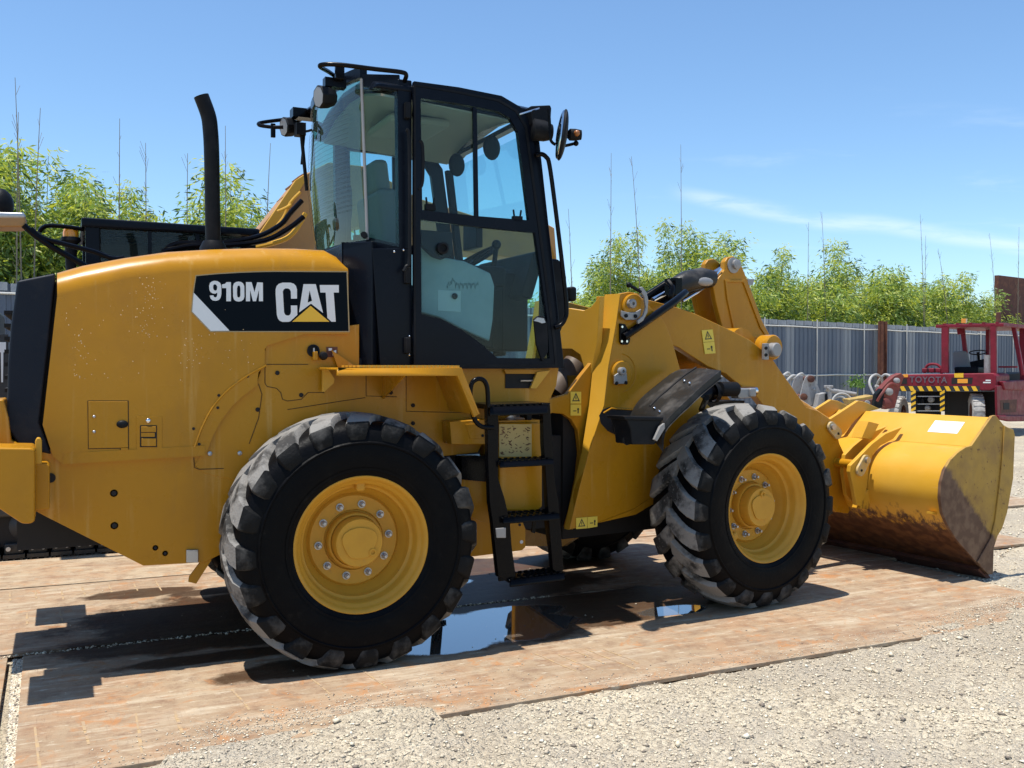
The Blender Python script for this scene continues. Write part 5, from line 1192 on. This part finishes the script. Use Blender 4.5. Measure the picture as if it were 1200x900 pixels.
for k, (px, ty) in enumerate(back):
    bamboo(px, ty, 3, -4.2-rnd.random(), ('low' if px < 300 else 'low dense')+f' bamboo in the row behind the front clumps, {ORD[k if px < 300 else k-5]} from the '+('left photo edge' if px < 300 else 'cab rightwards'), rnd, group='low bamboo behind the front clumps')
bare = [(18,135,2,'leftmost bare bamboo cane rising above the leaves'),(29,95,-3,'tall bare cane close to the left photo edge, second from the left'),(35,130,5,'third bare cane from the left photo edge'),(139,142,1,'straight bare cane left of the exhaust, above the excavator cab'),(172,170,0,'short bare cane just right of the straight one, left of the exhaust'),(218,182,1,'bare cane just left of the exhaust pipe'),(265,150,0,'bare cane just right of the exhaust pipe'),(306,170,4,'slanting bare cane between exhaust and cab'),
 (674,245,-3,'short leaning bare cane just right of the cab'),(715,180,0,'straight tall bare cane above the loader tower'),(756,184,-6,'bent bare cane, middle of the three tall ones above the hydraulic cylinder'),(799,170,-1,'tallest pale tipped bare cane above the tilt cylinder'),(946,260,0,'thin bare cane left of the pair above the fence middle'),(970,248,-3,'leaning bare cane, taller one above the fence middle'),(1085,250,-3,'tall curved bare cane above the fence, left of the forklift roof'),(1083,275,0,'straight shorter bare cane touching the tall curved one'),(1118,290,-7,'leaning dry cane above the forklift roof'),(1172,272,-5,'curved dry cane in front of the rusty wall'),(1192,265,0,'dry cane by the right photo edge before the rusty wall')]
for (px, ty, ln, lb) in bare:
    p = on_fence(px+ln*.7, -1.0); D = dist_of(p); h = 1.575+(425-ty)/FOC*D; o = empty('bare_bamboo', p, lb, 'bamboo cane', 'bare bamboo canes above the fence')
    dx = -Vector((Rv.x, Rv.y, 0))*(-ln*2.2/FOC*D)
    pts = [Vector((0,0,h*t))+dx*(t**2.2) for t in np.linspace(0, 1, 12)]
    MB().tube(pts, [.026*(1-.8*t) for t in np.linspace(0, 1, 12)], 6).build('culm', CULD, o)
    tw = MB()
    for k in range(16):
        t = rnd.uniform(.45, .97); c = Vector((0,0,h*t))+dx*(t**2.2); a = rnd.uniform(0, 6.28); l_ = rnd.uniform(.1,.35)
        tw.tube([c, c+Vector((cos(a)*l_*.4, sin(a)*l_*.4, l_))], .004, 3)
    q = tw.build('twigs', CULD, o); q['kind'] = 'stuff'

# rusty wall and dry pampas grass at the far right
p = on_fence(1200, -2.6); D = dist_of(p)
rw = MB().box((0,0,2.55),(7.0,.2,5.1)); rw = rw.build('rusty_wall', DRED, None); rw.location = p+fd*3.2-fd*1.0; rw.rotation_euler.z = fang
xl = on_fence(1166.5, -2.6); rw.location = xl+fd*3.5; 
hh = 1.575+(425-321)/FOC*dist_of(xl); rw.scale.z = hh/5.1
tag(rw, 'rusty brown sheet metal wall rising above the fence at the right photo edge', 'wall')
for k, px in enumerate((1178, 1192)):
    p = on_fence(px, -1.2); D = dist_of(p); o = empty('pampas_grass', p, ('dry arching pampas grass', 'taller dry pampas tuft at the photo edge')[k]+' before the rusty wall', 'grass')
    mb = MB(); r_ = random.Random(k)
    for j in range(34):
        a = r_.uniform(0, 6.28); L_ = r_.uniform(2.6, 4.4); o_ = r_.uniform(.3, 1.3)
        pts = [Vector((cos(a)*o_*t**2, sin(a)*o_*t**2, L_*(t-.28*t**4))) for t in np.linspace(0, 1, 9)]
        mb.tube(pts, [.018*(1-.8*t) for t in np.linspace(0, 1, 9)], 4)
    q = mb.build('blades', mat('dry_grass_%d' % k, (.40,.33,.17), .7), o); q['kind'] = 'stuff'
# ================================================================= EXCAVATOR behind the loader
exc = empty('excavator', (-2.4, 3.6, 0), 'dark tracked excavator with amber beacon and tan boom parked behind the loader', 'excavator')
EO = Vector((-2.4, 3.6, 0))
def X_(mb, name, mt, par=exc, **k):
    if par is exc: mb.v = [tuple(Vector(v)-EO) for v in mb.v]
    else: mb.v = [tuple(Vector(v)-EO) for v in mb.v]
    return mb.build(name, mt, par, **k)
TRK = mat('track_steel', (.03,.028,.026), .5, .4, var=[(9,(.07,.06,.05),.5,.75)], bump=(40,.002))
EXB = mat('excavator_charcoal', (.022,.022,.024), .5, var=[(4,(.05,.048,.045),.5,.8)])
for y0 in (2.72, 4.6):
    prof2 = [(-4.9,.40),(-4.75,.12),(-4.5,.03),(-.9,.03),(-.62,.12),(-.45,.40),(-.62,.72),(-.9,.82),(-4.5,.82),(-4.75,.72)]
    tr = X_(MB().prism([Vector((x, y0+.08, z)) for x, z in [(x*.99-.03, max(.10, min(z, .74))) for x, z in prof2]], (0,.40,0)), 'track', DKH)
    if y0 < 4:
        path = [Vector((x, 0, z)) for x, z in prof2]; path.append(path[0]); seg = []
        for a, b in zip(path, path[1:]):
            m_ = max(1, round((b-a).length/.17)); seg += [(a.lerp(b, (i+.5)/m_), (b-a).normalized()) for i in range(m_)]
        pad = None
        for c, d in seg:
            a = atan2(-d.z, d.x)
            if pad is None:
                mb = MB().box((0,0,0),(.155,.5,.03)).box((-.055,0,.022),(.016,.5,.03)).box((.0,0,.022),(.014,.5,.025)).box((.05,0,.022),(.014,.5,.025)); pad = mb.mesh('track_shoe', TRK)
                lk_ = MB().box((0,0,0),(.14,.05,.09)).mesh('track_link', TRK, bevel=.012); pin_ = MB().cyl((0,0,0),(0,-.03,0),.018,10).mesh('track_pin', STL)
            o = link('track_shoe', pad, tr); o.location = Vector((c.x, y0+.25, c.z))-EO; o.rotation_euler.y = a+pi if True else a
            n_ = Vector((-d.z,0,d.x)); n_ = n_ if (Vector((-2.7,0,.42))-c).dot(n_) > 0 else -n_
            o = link('track_link', lk_, tr); o.location = Vector((c.x, y0+.06, c.z))+n_*.055-EO; o.rotation_euler.y = a
            for e in (-.04,.04):
                o = link('track_pin', pin_, tr); o.location = Vector((c.x, y0+.04, c.z))+d*e+n_*.06-EO
        for k in range(6):
            c = Vector((-4.2+k*.62, y0+.05, .26)); X_(MB().lathe([(0,-.02),(.07,-.02),(.12,.02),(.12,.10),(0,.1)], c, (0,1,0), 20), 'track_roller', EXB, tr)
    X_(MB().bx(-4.4,-.9,y0+.02,y0+.42,.34,.60), 'track_frame', EXB, bevel=.03)
X_(MB().bx(-3.4,-1.6,3.2,4.7,.45,1.0), 'car_body', EXB)
X_(MB().bx(-4.9,-.9,2.8,5.1,1.0,1.25).bx(-5.0,-3.2,2.8,5.1,1.25,2.05), 'upper_house', EXB, bevel=.05)
X_(MB().prism(Rp([(-30,392),(9.5,392),(10,500),(-30,500)], 2.75), (0,.05,0)), 'side_panel', EXB)
wm = X_(MB().prism(Rp([(-3,401),(7,401),(7,413),(4,413),(3.5,448),(1.5,448),(1,413),(-3,413)], 2.745), (0,-.005,0)), 'white_mark', WHT)
# cab
Cc = [PY(100,262,3.0), PY(300,288,3.0)]; zt = Cc[0].z; xa, xb = Cc[0].x, Cc[1].x
cab2 = MB().bx(xa, xa+.11, 3.0, 3.1, 1.25, zt).bx(xb-.1, xb, 3.0, 3.1, 1.25, zt-.03).bx(xa, xa+.11, 4.3, 4.4, 1.25, zt).bx(xb-.1, xb, 4.3, 4.4, 1.25, zt-.03)
cab2.bx(xa+.02, xb-.02, 3.02, 4.38, 1.25, 2.0)
cb = X_(cab2, 'operator_cab', NAVY, bevel=.01)
X_(MB().prism([Vector((xa-.03, 2.98, zt+.05)), Vector((xb+.03, 2.98, zt+.04)), Vector((xb+.03, 2.98, zt-.02)), Vector((xa-.03, 2.98, zt-.03))], (0,1.44,0)), 'cab_roof', NAVY, cb, bevel=.015)
for i in range(3):
    u0 = xa+.12+i*(xb-xa-.22)/3; X_(MB().bx(u0, u0+(xb-xa-.22)/3-.02, 3.04, 3.046, 2.0, zt-.03), 'cab_window', GLS, cb)
    X_(MB().bx(u0+(xb-xa-.22)/3-.02, u0+(xb-xa-.22)/3+.01, 3.02, 3.07, 2.0, zt-.03), 'window_bar', NAVY, cb)
X_(MB().box((xa+.7,3.7,2.15),(.5,.5,.7)), 'operator_seat', BLK, cb, bevel=.05)
X_(MB().bx(xa+.1, xb-.1, 4.2, 4.25, 1.9, zt), 'cab_far_wall', DKH, cb)
c = PY(83,274,3.1); be = X_(MB().lathe([(.0,.045),(.05,.043),(.062,.01),(.062,-.03),(0,-.03)], c, (0,0,1), 18), 'beacon', ORG)
X_(MB().lathe([(.075,-.03),(.08,-.06),(.05,-.09),(.04,-.35),(0,-.35)], c, (0,0,1), 14), 'beacon_stand', BLK, be)
X_(MB().tube(smoothpath(Rp([(46,272),(50,267),(58,264.5),(80,266),(99,269)], 3.05),4), .018, 8), 'hand_rail', BLKG)
X_(MB().tube(Rp([(28,264),(40,275),(62,290),(101,312)], 2.6), .024, 8), 'mirror_stay', BLKG)
X_(MB().tube(smoothpath(Rp([(36,268),(50,279),(75,286),(110,295),(132,303),(146,302)], 2.6),4), .020, 8), 'mirror_stay', BLKG)
ml = X_(MB().prism(Rp([(-25,250),(26,251),(30,254),(30,264),(26,266),(-25,266)], 2.6), (0,.3,0)), 'side_mirror', TAN, bevel=.02)
X_(MB().prism(Rp([(-25,247.5),(27,249),(30,252),(30,256),(-25,255.5)], 2.595), (0,.32,0)), 'mirror_cap', STL, ml, bevel=.015)
X_(MB().ball(PY(0,240,2.7), (.10,.1,.13), 14, 8), 'mirror_ball_joint', BLK, ml)
# boom with plates, ribs and hoses
bpx = [(268,305),(283,293),(300,272),(318,250),(340,222),(352,207),(385,190),(430,195),(490,232),(560,254),(637,260),(650,267),(653,308),(600,302),(520,292),(440,262),(400,270),(375,305)]
bo = X_(MB().prism(Rp(bpx, 3.6), (0,.42,0)), 'boom', TAN, bevel=.012)
X_(MB().prism(Rp([(292,290),(345,212),(356,205),(356,214),(312,290)], 3.59), (0,-.05,0)), 'boom_flange', YELB, bo, bevel=.006)
for (x, y) in ((331,231),(341,216),(349,207)): X_(MB().prism(Rp([(x,y),(x+10,y-6),(x+13,y-3),(x+4,y+4)], 3.7), (0,.3,0)), 'boom_lug', TAN, bo)
for k, pth in enumerate([[(196,291),(212,285),(255,285),(300,278),(328,264),(340,250),(354,235)],[(190,295),(225,288),(262,288),(310,282),(338,268),(356,254)],[(290,292),(330,282),(346,270),(358,250)],[(318,272),(332,255),(340,238),(352,225)],[(325,248),(334,244),(341,240)],[(300,280),(318,274),(334,262)]]):
    X_(MB().tube(smoothpath(Rp(pth, (2.93 if k < 2 else 3.45)-.03*k),4), .024 if k < 3 else .014, 8), 'boom_hose', BLKG if k < 2 else YELB, bo)

# ================================================================= FORKLIFT
vd = Vector((sin(radians(50.9)), cos(radians(50.9)), 0)); hdg = Matrix.Rotation(radians(-16), 3, 'Z') @ vd
fk0 = PZ(1169, 511); fang2 = atan2(hdg.y, hdg.x)
fk = empty('forklift', fk0, 'old dark red forklift truck with open overhead guard and hazard stripes on its tail', 'forklift', rz=fang2)
MI = (Matrix.Translation(fk0) @ Matrix.Rotation(fang2, 4, 'Z')).inverted()
lX = hdg.normalized(); lY = Vector((-lX.y, lX.x, 0))
def KX(x, y, X=0.): return MI @ hit(x, y, lX, lX.dot(fk0)+X)       # reading on a plane parallel to the tail
def KY(x, y, Y=0.): return MI @ hit(x, y, lY, lY.dot(fk0)+Y)       # reading on a plane parallel to the side
def kx(px, X, th, name, mt, par=fk, bevel=.0, label=None): return MB().prism([KX(x, y, X) for x, y in px], (th,0,0)).build(name, mt, par, bevel=bevel, label=label)
cwt = kx([(1051,441),(1056,439),(1164,437),(1167.5,440),(1167.5,455),(1160,458),(1052,456)], 0, 1.0, 'counterweight', RED, bevel=.03)
kx([(1054,443.5),(1063,443.5),(1063,450),(1054,450)], -.004, .003, 'tail_slot', DKH, cwt); kx([(1115,442.5),(1140,442.5),(1139,450),(1115,450)], -.004, .003, 'tail_slot', DKH, cwt)
kx([(1122,444),(1134,444),(1134,449),(1122,449)], -.008, .003, 'tail_lamp', ORG, cwt)
kx([(1118,437.5),(1129,437.2),(1129,442.5),(1118.5,442.5)], -.008, .005, 'reflector', TRI, cwt); kx([(1058,438.6),(1064,438.4),(1064,442),(1058,442)], -.008, .005, 'reflector', ORG, cwt)
LT = mat('faded_grey_lettering', (.13,.10,.12), .6)
cu = bpy.data.curves.new('txt', 'FONT'); cu.body = 'TOYOTA'; cu.extrude = .006; cu.offset = .012; cu.space_character = 1.12
tob = bpy.data.objects.new('txt', cu); COL.objects.link(tob); dg = bpy.context.evaluated_depsgraph_get(); tme = bpy.data.meshes.new_from_object(tob.evaluated_get(dg)); bpy.data.objects.remove(tob)
tme.materials.clear(); tme.materials.append(LT); co = np.empty(len(tme.vertices)*3); tme.vertices.foreach_get('co', co); co = co.reshape(-1,3)
pa, pb = KX(1066,448.3,-.004), KX(1110,441.5,-.004); w_, h_ = abs(pa.y-pb.y), abs(pa.z-pb.z)
x_ = (co[:,0]-co[:,0].min())/(np.ptp(co[:,0])); y_ = (co[:,1]-co[:,1].min())/np.ptp(co[:,1])
nv = np.stack([pa.x-co[:,2], pa.y-x_*w_, pa.z+y_*h_], -1); tme.vertices.foreach_set('co', nv.ravel()); tme.update()
link('maker_lettering', tme, cwt)
kx([(1155,445),(1161,445),(1161,446.5),(1155,446.5)], -.004, .003, 'small_lettering', WHT, cwt); kx([(1152,447.5),(1161,447.5),(1161,449),(1152,449)], -.004, .003, 'small_lettering', WHT, cwt)
# hazard band
bnd = kx([(1052,452),(1148,452.5),(1148,458),(1166,458),(1166,452),(1167,452),(1167,459),(1052,458.5)], -.006, .02, 'hazard_band', STRK)
x = 1054
while x < 1144:
    kx([(x,452.6),(x+5,452.6),(x+8,458.2),(x+3,458.2)], -.012, .005, 'hazard_stripe', TRI, bnd); x += 10.5
for x0 in (1067.5, 1101.5):
    q = kx([(x0,455),(x0+5.5,455),(x0+5.5,482),(x0,482)], -.01, .12, 'hazard_post', STRK)
    for y in (457,463.5,470,476.5): kx([(x0,y+3),(x0+5.5,y),(x0+5.5,y+3.2),(x0,y+6.2)], -.016, .005, 'hazard_stripe', TRI, q)
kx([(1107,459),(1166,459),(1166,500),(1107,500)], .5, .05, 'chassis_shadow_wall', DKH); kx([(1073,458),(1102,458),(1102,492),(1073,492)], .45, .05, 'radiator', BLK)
for y in (464,473,481): kx([(1072,y),(1103,y),(1103,y+1),(1072,y+1)], .06, .03, 'cross_bar', STL)
for (px, r) in (((1080,470),.09),((1092,468),.07),((1088,478),.06)):
    MB().lathe([(r,0),(r,-.08),(r*.6,-.1),(0,-.1)], KX(*px,.3), (1,0,0), 14).build('pump', GREYM if r < .08 else BLK, fk)
def ftyre(c, r, w, turn, name='wheel'):
    o = MB().lathe([(.5*r,-w*.42),(.86*r,-w*.5),(.97*r,-w*.42),(r,-w*.2),(r,w*.2),(.97*r,w*.42),(.86*r,w*.5),(.5*r,w*.42)], (0,0,0), (0,1,0), 36).build(name, GREYT, fk)
    o.location = c; o.rotation_euler.z = turn
    MB().lathe([(.5*r,-w*.42),(.46*r,-w*.2),(.25*r,-w*.22),(.2*r,-w*.45),(0,-w*.45)], (0,0,0), (0,1,0), 20).lathe([(.5*r,w*.42),(.46*r,w*.2),(0,w*.2)], (0,0,0), (0,1,0), 20).build('rim', DRED, o)
    for k in range(22):
        t = 2*pi*k/22; b_ = MB().box((0,0,r), (.03,w*.86,.02), Matrix.Identity(3)).build('tread_bar', GREYT, o); b_.rotation_euler.y = t
ftyre(KX(1144,483,.32), .41, .27, radians(26)); p_ = KX(1053,481,.5); ftyre(Vector((.5, p_.y, .40)), .40, .27, radians(4))
# body side
def ky(px, Y, th, name, mt, par=fk, bevel=0): return MB().prism([KY(x, y, Y) for x, y in px], (0,th,0)).build(name, mt, par, bevel=bevel)
sb = ky([(1168,452),(1200,450),(1240,450),(1240,494),(1185,493),(1169,491)], -.02, .05, 'body_side', RED, bevel=.02)
ky([(1170,487),(1240,487),(1240,493),(1185,494),(1171,491)], -.10, .12, 'step_board', RED, bevel=.02)
ky([(1172,469),(1192,468),(1191,483),(1173,484)], -.024, .004, 'step_pocket', DRED, sb); ky([(1176,472),(1183,472),(1183,480),(1176,480)], -.03, .004, 'pocket_slot', DKH, sb)
ky([(1175,447),(1215,444),(1215,458),(1178,457)], -.06, .1, 'engine_cover', RED, bevel=.03)
ky([(1170,440),(1206,436),(1206,449),(1171,452)], .3, .5, 'floor_hump', DKH)
# overhead guard
z1 = KX(1160,381,.3).z; rl = KX(1099,381,.3).y
gd = MB().bx(.15, 3.2, -.05, rl, z1-.04, z1+.03).build('overhead_guard', RED, fk, bevel=.01)
for k in range(5): MB().bx(.15, 3.2, .05+k*rl/5, .12+k*rl/5, z1+.03, z1+.06).build('guard_slat', RED, gd)
def kpost(x0, x1, y0, y1, X, w=.10, mt=RED, name='guard_post', r=None):
    a, b = KX(x0, y0, X), KX(x1, y1, X)
    if r: return MB().tube([a, b], r, 12).build(name, mt, fk)
    return MB().prism([a+Vector((0,w/2,0)), a+Vector((0,-w/2,0)), b+Vector((0,-w/2,0)), b+Vector((0,w/2,0))], (.09,0,0)).build(name, mt, fk, bevel=.01)
kpost(1107,1107,382,437,.15,.15); kpost(1127,1131,384,415,1.2,.09); kpost(1163.5,1164,380,440,.15,.12); kpost(1157,1157,386,438,1.5,.08); kpost(1187,1198,382,440,1.2,.09); kpost(1198,1199,382,450,1.9,.14); kpost(1158,1158,416,438,.3,name='gas_cylinder',mt=GREYM,r=.085)
kpost(1169.5,1169.5,366,380,.6,.09,DRED,'exhaust_stack'); kx([(1170,429),(1192,429),(1192,431),(1170,431)], .8, .05, 'guard_rail', RED); kx([(1176,431),(1178,431),(1178,440),(1176,440)], .8, .04, 'lever', SILV)
MB().prism([KX(x, y, .9) for x, y in ((1121,384),(1126,384),(1129,391),(1122,392))], (.1,0,0)).build('guard_gusset', RED, gd)
MB().box(KX(1130,376,.5), (.10,.10,.10)).build('roof_lamp', ORG, gd)
fs_ = kx([(1116,412),(1130,411),(1133,414),(1137,434),(1117,434)], .9, .12, 'seat_backrest', FAB, bevel=.03); kx([(1118,430),(1146,430),(1146,438),(1118,438)], .7, .5, 'seat_cushion', BLK, bevel=.03)
c = KX(1146,413,1.5); MB().tube([c+Vector((.10*sin(t), .19*cos(t), .05*sin(t))) for t in [2*pi*k/20 for k in range(21)]], .014, 6).tube([c, c+Vector((.2,0,-.5))], .03, 8).build('steering_wheel', BLK, fk)
kx([(1136,424),(1156,420),(1156,440),(1138,440)], 1.3, .4, 'dashboard', BLK, bevel=.02)
for k in range(3):
    c = KX(1085+k*8,434,.25); MB().box(c, (.2,.12,.10)).build('engine_cap', RED, fk, bevel=.02)
MB().tube(smoothpath([KX(1083,437,.2),KX(1087,428,.2),KX(1097,427,.2),KX(1103,432,.2),KX(1103,438,.2)],4), .03, 8).build('lifting_lug', RED, fk)

# ================================================================= ATTACHMENTS lying in the yard
def yard(px, py): return PZ(px, py)
Rz = lambda a: Matrix.Rotation(a, 3, 'Z')
def local(c, a):
    u = Vector((Rv.x, Rv.y, 0)).normalized(); v = Vector((Fv.x, Fv.y, 0)).normalized()
    return lambda px, py, d=0.: (lambda q: Vector(((q-c).dot(u), (q-c).dot(v), q.z)))(hit(px, py, v, v.dot(c)+d))
UA = atan2(Rv.y, Rv.x)
def yard_thing(name, px, D, label, cat, group=None):
    r = ray(px, 425); r.z = 0; c = CAM+r*D; c = Vector((c.x, c.y, 0)); o = empty(name, c, label, cat, group, rz=UA); return o, local(c, 0)
o, q = yard_thing('breaker_bracket', 944, 24, 'grey two plate excavator breaker bracket standing behind the lift arm', 'attachment')
pl2 = [(936,472),(938,462),(941,450),(944,442),(948,439),(953,440),(956,446),(961,458),(965,466),(967,474),(955,476)]
for d, dx in ((0,0),(.45,-12)): MB().prism([q(x+dx, y, d) for x, y in pl2], (0,.05,0)).build('side_plate', GREYM, o, bevel=.01)
for (x, y) in ((950,444),(941.5,465)):
    c = q(x, y); MB().lathe([(.085,0),(.085,-.06),(.04,-.07),(0,-.07)], c, (0,1,0), 16).tube([c, c+Vector((0,.5,0))], .06, 12).build('cross_pin', DRED, o)
for k in range(3):
    c = q(954+k*3, 456+k*5); MB().lathe([(.03,0),(.03,-.03),(0,-.03)], c, (0,1,0), 8).build('bolt', STL, o)
def hoops(name, label, px, D, items, mt, cat, r=.03):
    o, q = yard_thing(name, px, D, label, cat)
    for it in items: MB().tube(smoothpath([q(x, y, .1*i) for i, (x, y) in enumerate(it)], 6), r, 8).build('hose', mt, o)
    return o, q
GH = mat('weathered_hose', (.38,.37,.35), .7, bump=(30,.002))
hoops('hose_coil', 'loops of pale hose in front of the red brown post', 1034, 23, [[(1024,462),(1019,450),(1021,442),(1027,439),(1033,443),(1034,452)],[(1026,452),(1040,456),(1046,450),(1044,442),(1037,439),(1030,446),(1027,455)],[(1028,455),(1036,452),(1042,457),(1050,448)]], GH, 'hose')
hoops('hose_bundle', 'tangle of grey hoses left of the breaker bracket', 928, 25, [[(918,440),(924,437),(928,446),(925,458)],[(925,466),(928,450),(934,441),(940,438),(944,444)],[(920,448),(930,440),(938,446),(950,452)],[(926,470),(930,458),(936,455),(942,460)]], GH, 'hose', .035)
o, q = yard_thing('hydraulic_breaker', 975, 23.5, 'grey and dark hydraulic breaker body lying right of the bracket', 'attachment')
MB().tube([q(968,455), q(975,458), q(1003,462)], [.07,.06,.05], 12).build('breaker_tube', GREYM, o)
MB().tube([q(972,452), q(973,472)], .06, 10).box(q(971,453), (.2,.1,.06)).build('valve_block', GREYM, o, bevel=.01)
MB().prism([q(x, y) for x, y in ((968,462),(975,460),(980,474),(968,478))], (0,.25,0)).build('mount', BLK, o, bevel=.01)
MB().prism([q(x, y, .1) for x, y in ((960,462),(968,460),(971,476),(957,478))], (0,.3,0)).build('mount_guard', GREYM, o, bevel=.01)
for (x, y, r) in ((987,473,.24),(984,473,.17)):
    c = q(x, y, -.1); MB().tube([c+Vector((r*cos(t), .04*sin(t), r*sin(t))) for t in [2*pi*k/20 for k in range(21)]], .028, 8).build('hose_ring', GH, o)
o, q = yard_thing('yellow_grab', 1010, 23, 'faded yellow and rust coloured steel attachment on the ground before the fence', 'attachment')
YF = mat('faded_yellow_steel', (.45,.30,.07), .6, var=[(8,(.25,.14,.06),.45,.7)])
MB().prism([q(x, y) for x, y in ((994,468),(1008,466),(1024,463),(1028,468),(1024,476),(1000,478))], (0,.5,0)).build('frame', YF, o, bevel=.02)
MB().prism([q(x, y, -.1) for x, y in ((1008,470),(1032,466),(1036,474),(1010,478))], (0,.3,0)).build('jaw', DRED, o, bevel=.02)
for x in (1004, 1016, 1027):
    c = q(x, 472, -.1); MB().lathe([(.06,0),(.06,-.05),(0,-.06)], c, (0,1,0), 12).build('pivot', GREYM, o)
o, q = yard_thing('red_machine_frame', 1042, 21.5, 'dark red machine arm standing between the post and the forklift', 'attachment')
RR_ = mat('dull_red_paint', (.20,.035,.025), .6, var=[(6,(.11,.04,.03),.45,.75)])
MB().prism([q(x, y) for x, y in ((1030,458),(1040,447),(1048,440),(1056,437),(1060,441),(1055,455),(1049,478),(1037,480),(1036,466))], (0,.25,0)).build('arm_plate', RR_, o, bevel=.02)
MB().prism([q(x, y, -.2) for x, y in ((1025,474),(1027,462),(1033,455),(1037,460),(1034,478),(1026,480))], (0,.2,0)).build('dark_bracket', BLK, o, bevel=.02)
for (x, y, r) in ((1041,459,.08),(1038,472,.10),(1050,446,.06)): MB().lathe([(r,0),(r,-.08),(r*.5,-.1),(0,-.1)], q(x, y, -.02), (0,1,0), 14).build('pivot_boss', GREYM if r < .09 else RR_, o)
MB().tube(smoothpath([q(1028,470,-.25),q(1033,462,-.3),q(1043,450,-.2),q(1052,452,-.1)],5), .03, 8).build('red_hose', RR_, o)
# small weeds at the fence foot
p = on_fence(1005, .6); WD = leafmat('weed_leaf', (.10,.20,.04), (.16,.26,.06)); o = empty('weed', p, 'small green weed growing at the fence foot', 'weed')
r = np.random.default_rng(8); n = 240; cen = r.normal(0, .16, (n,3)); cen[:,2] = np.abs(cen[:,2])+.75; d = r.normal(0,1,(n,3)); d /= np.linalg.norm(d,axis=1)[:,None]; s = np.cross(d, r.normal(0,1,(n,3))); s /= np.linalg.norm(s,axis=1)[:,None]
V = np.stack([cen, cen+d*.07+s*.025, cen+d*.14, cen+d*.07-s*.025], 1); k = link('leaves', np_mesh('leaves', V.reshape(-1,3), np.arange(n*4).reshape(-1,4), WD), o); k['kind'] = 'stuff'
MB().tube([(0,0,0),(.03,0,.8)], .02, 6).build('stem', CUL, o)
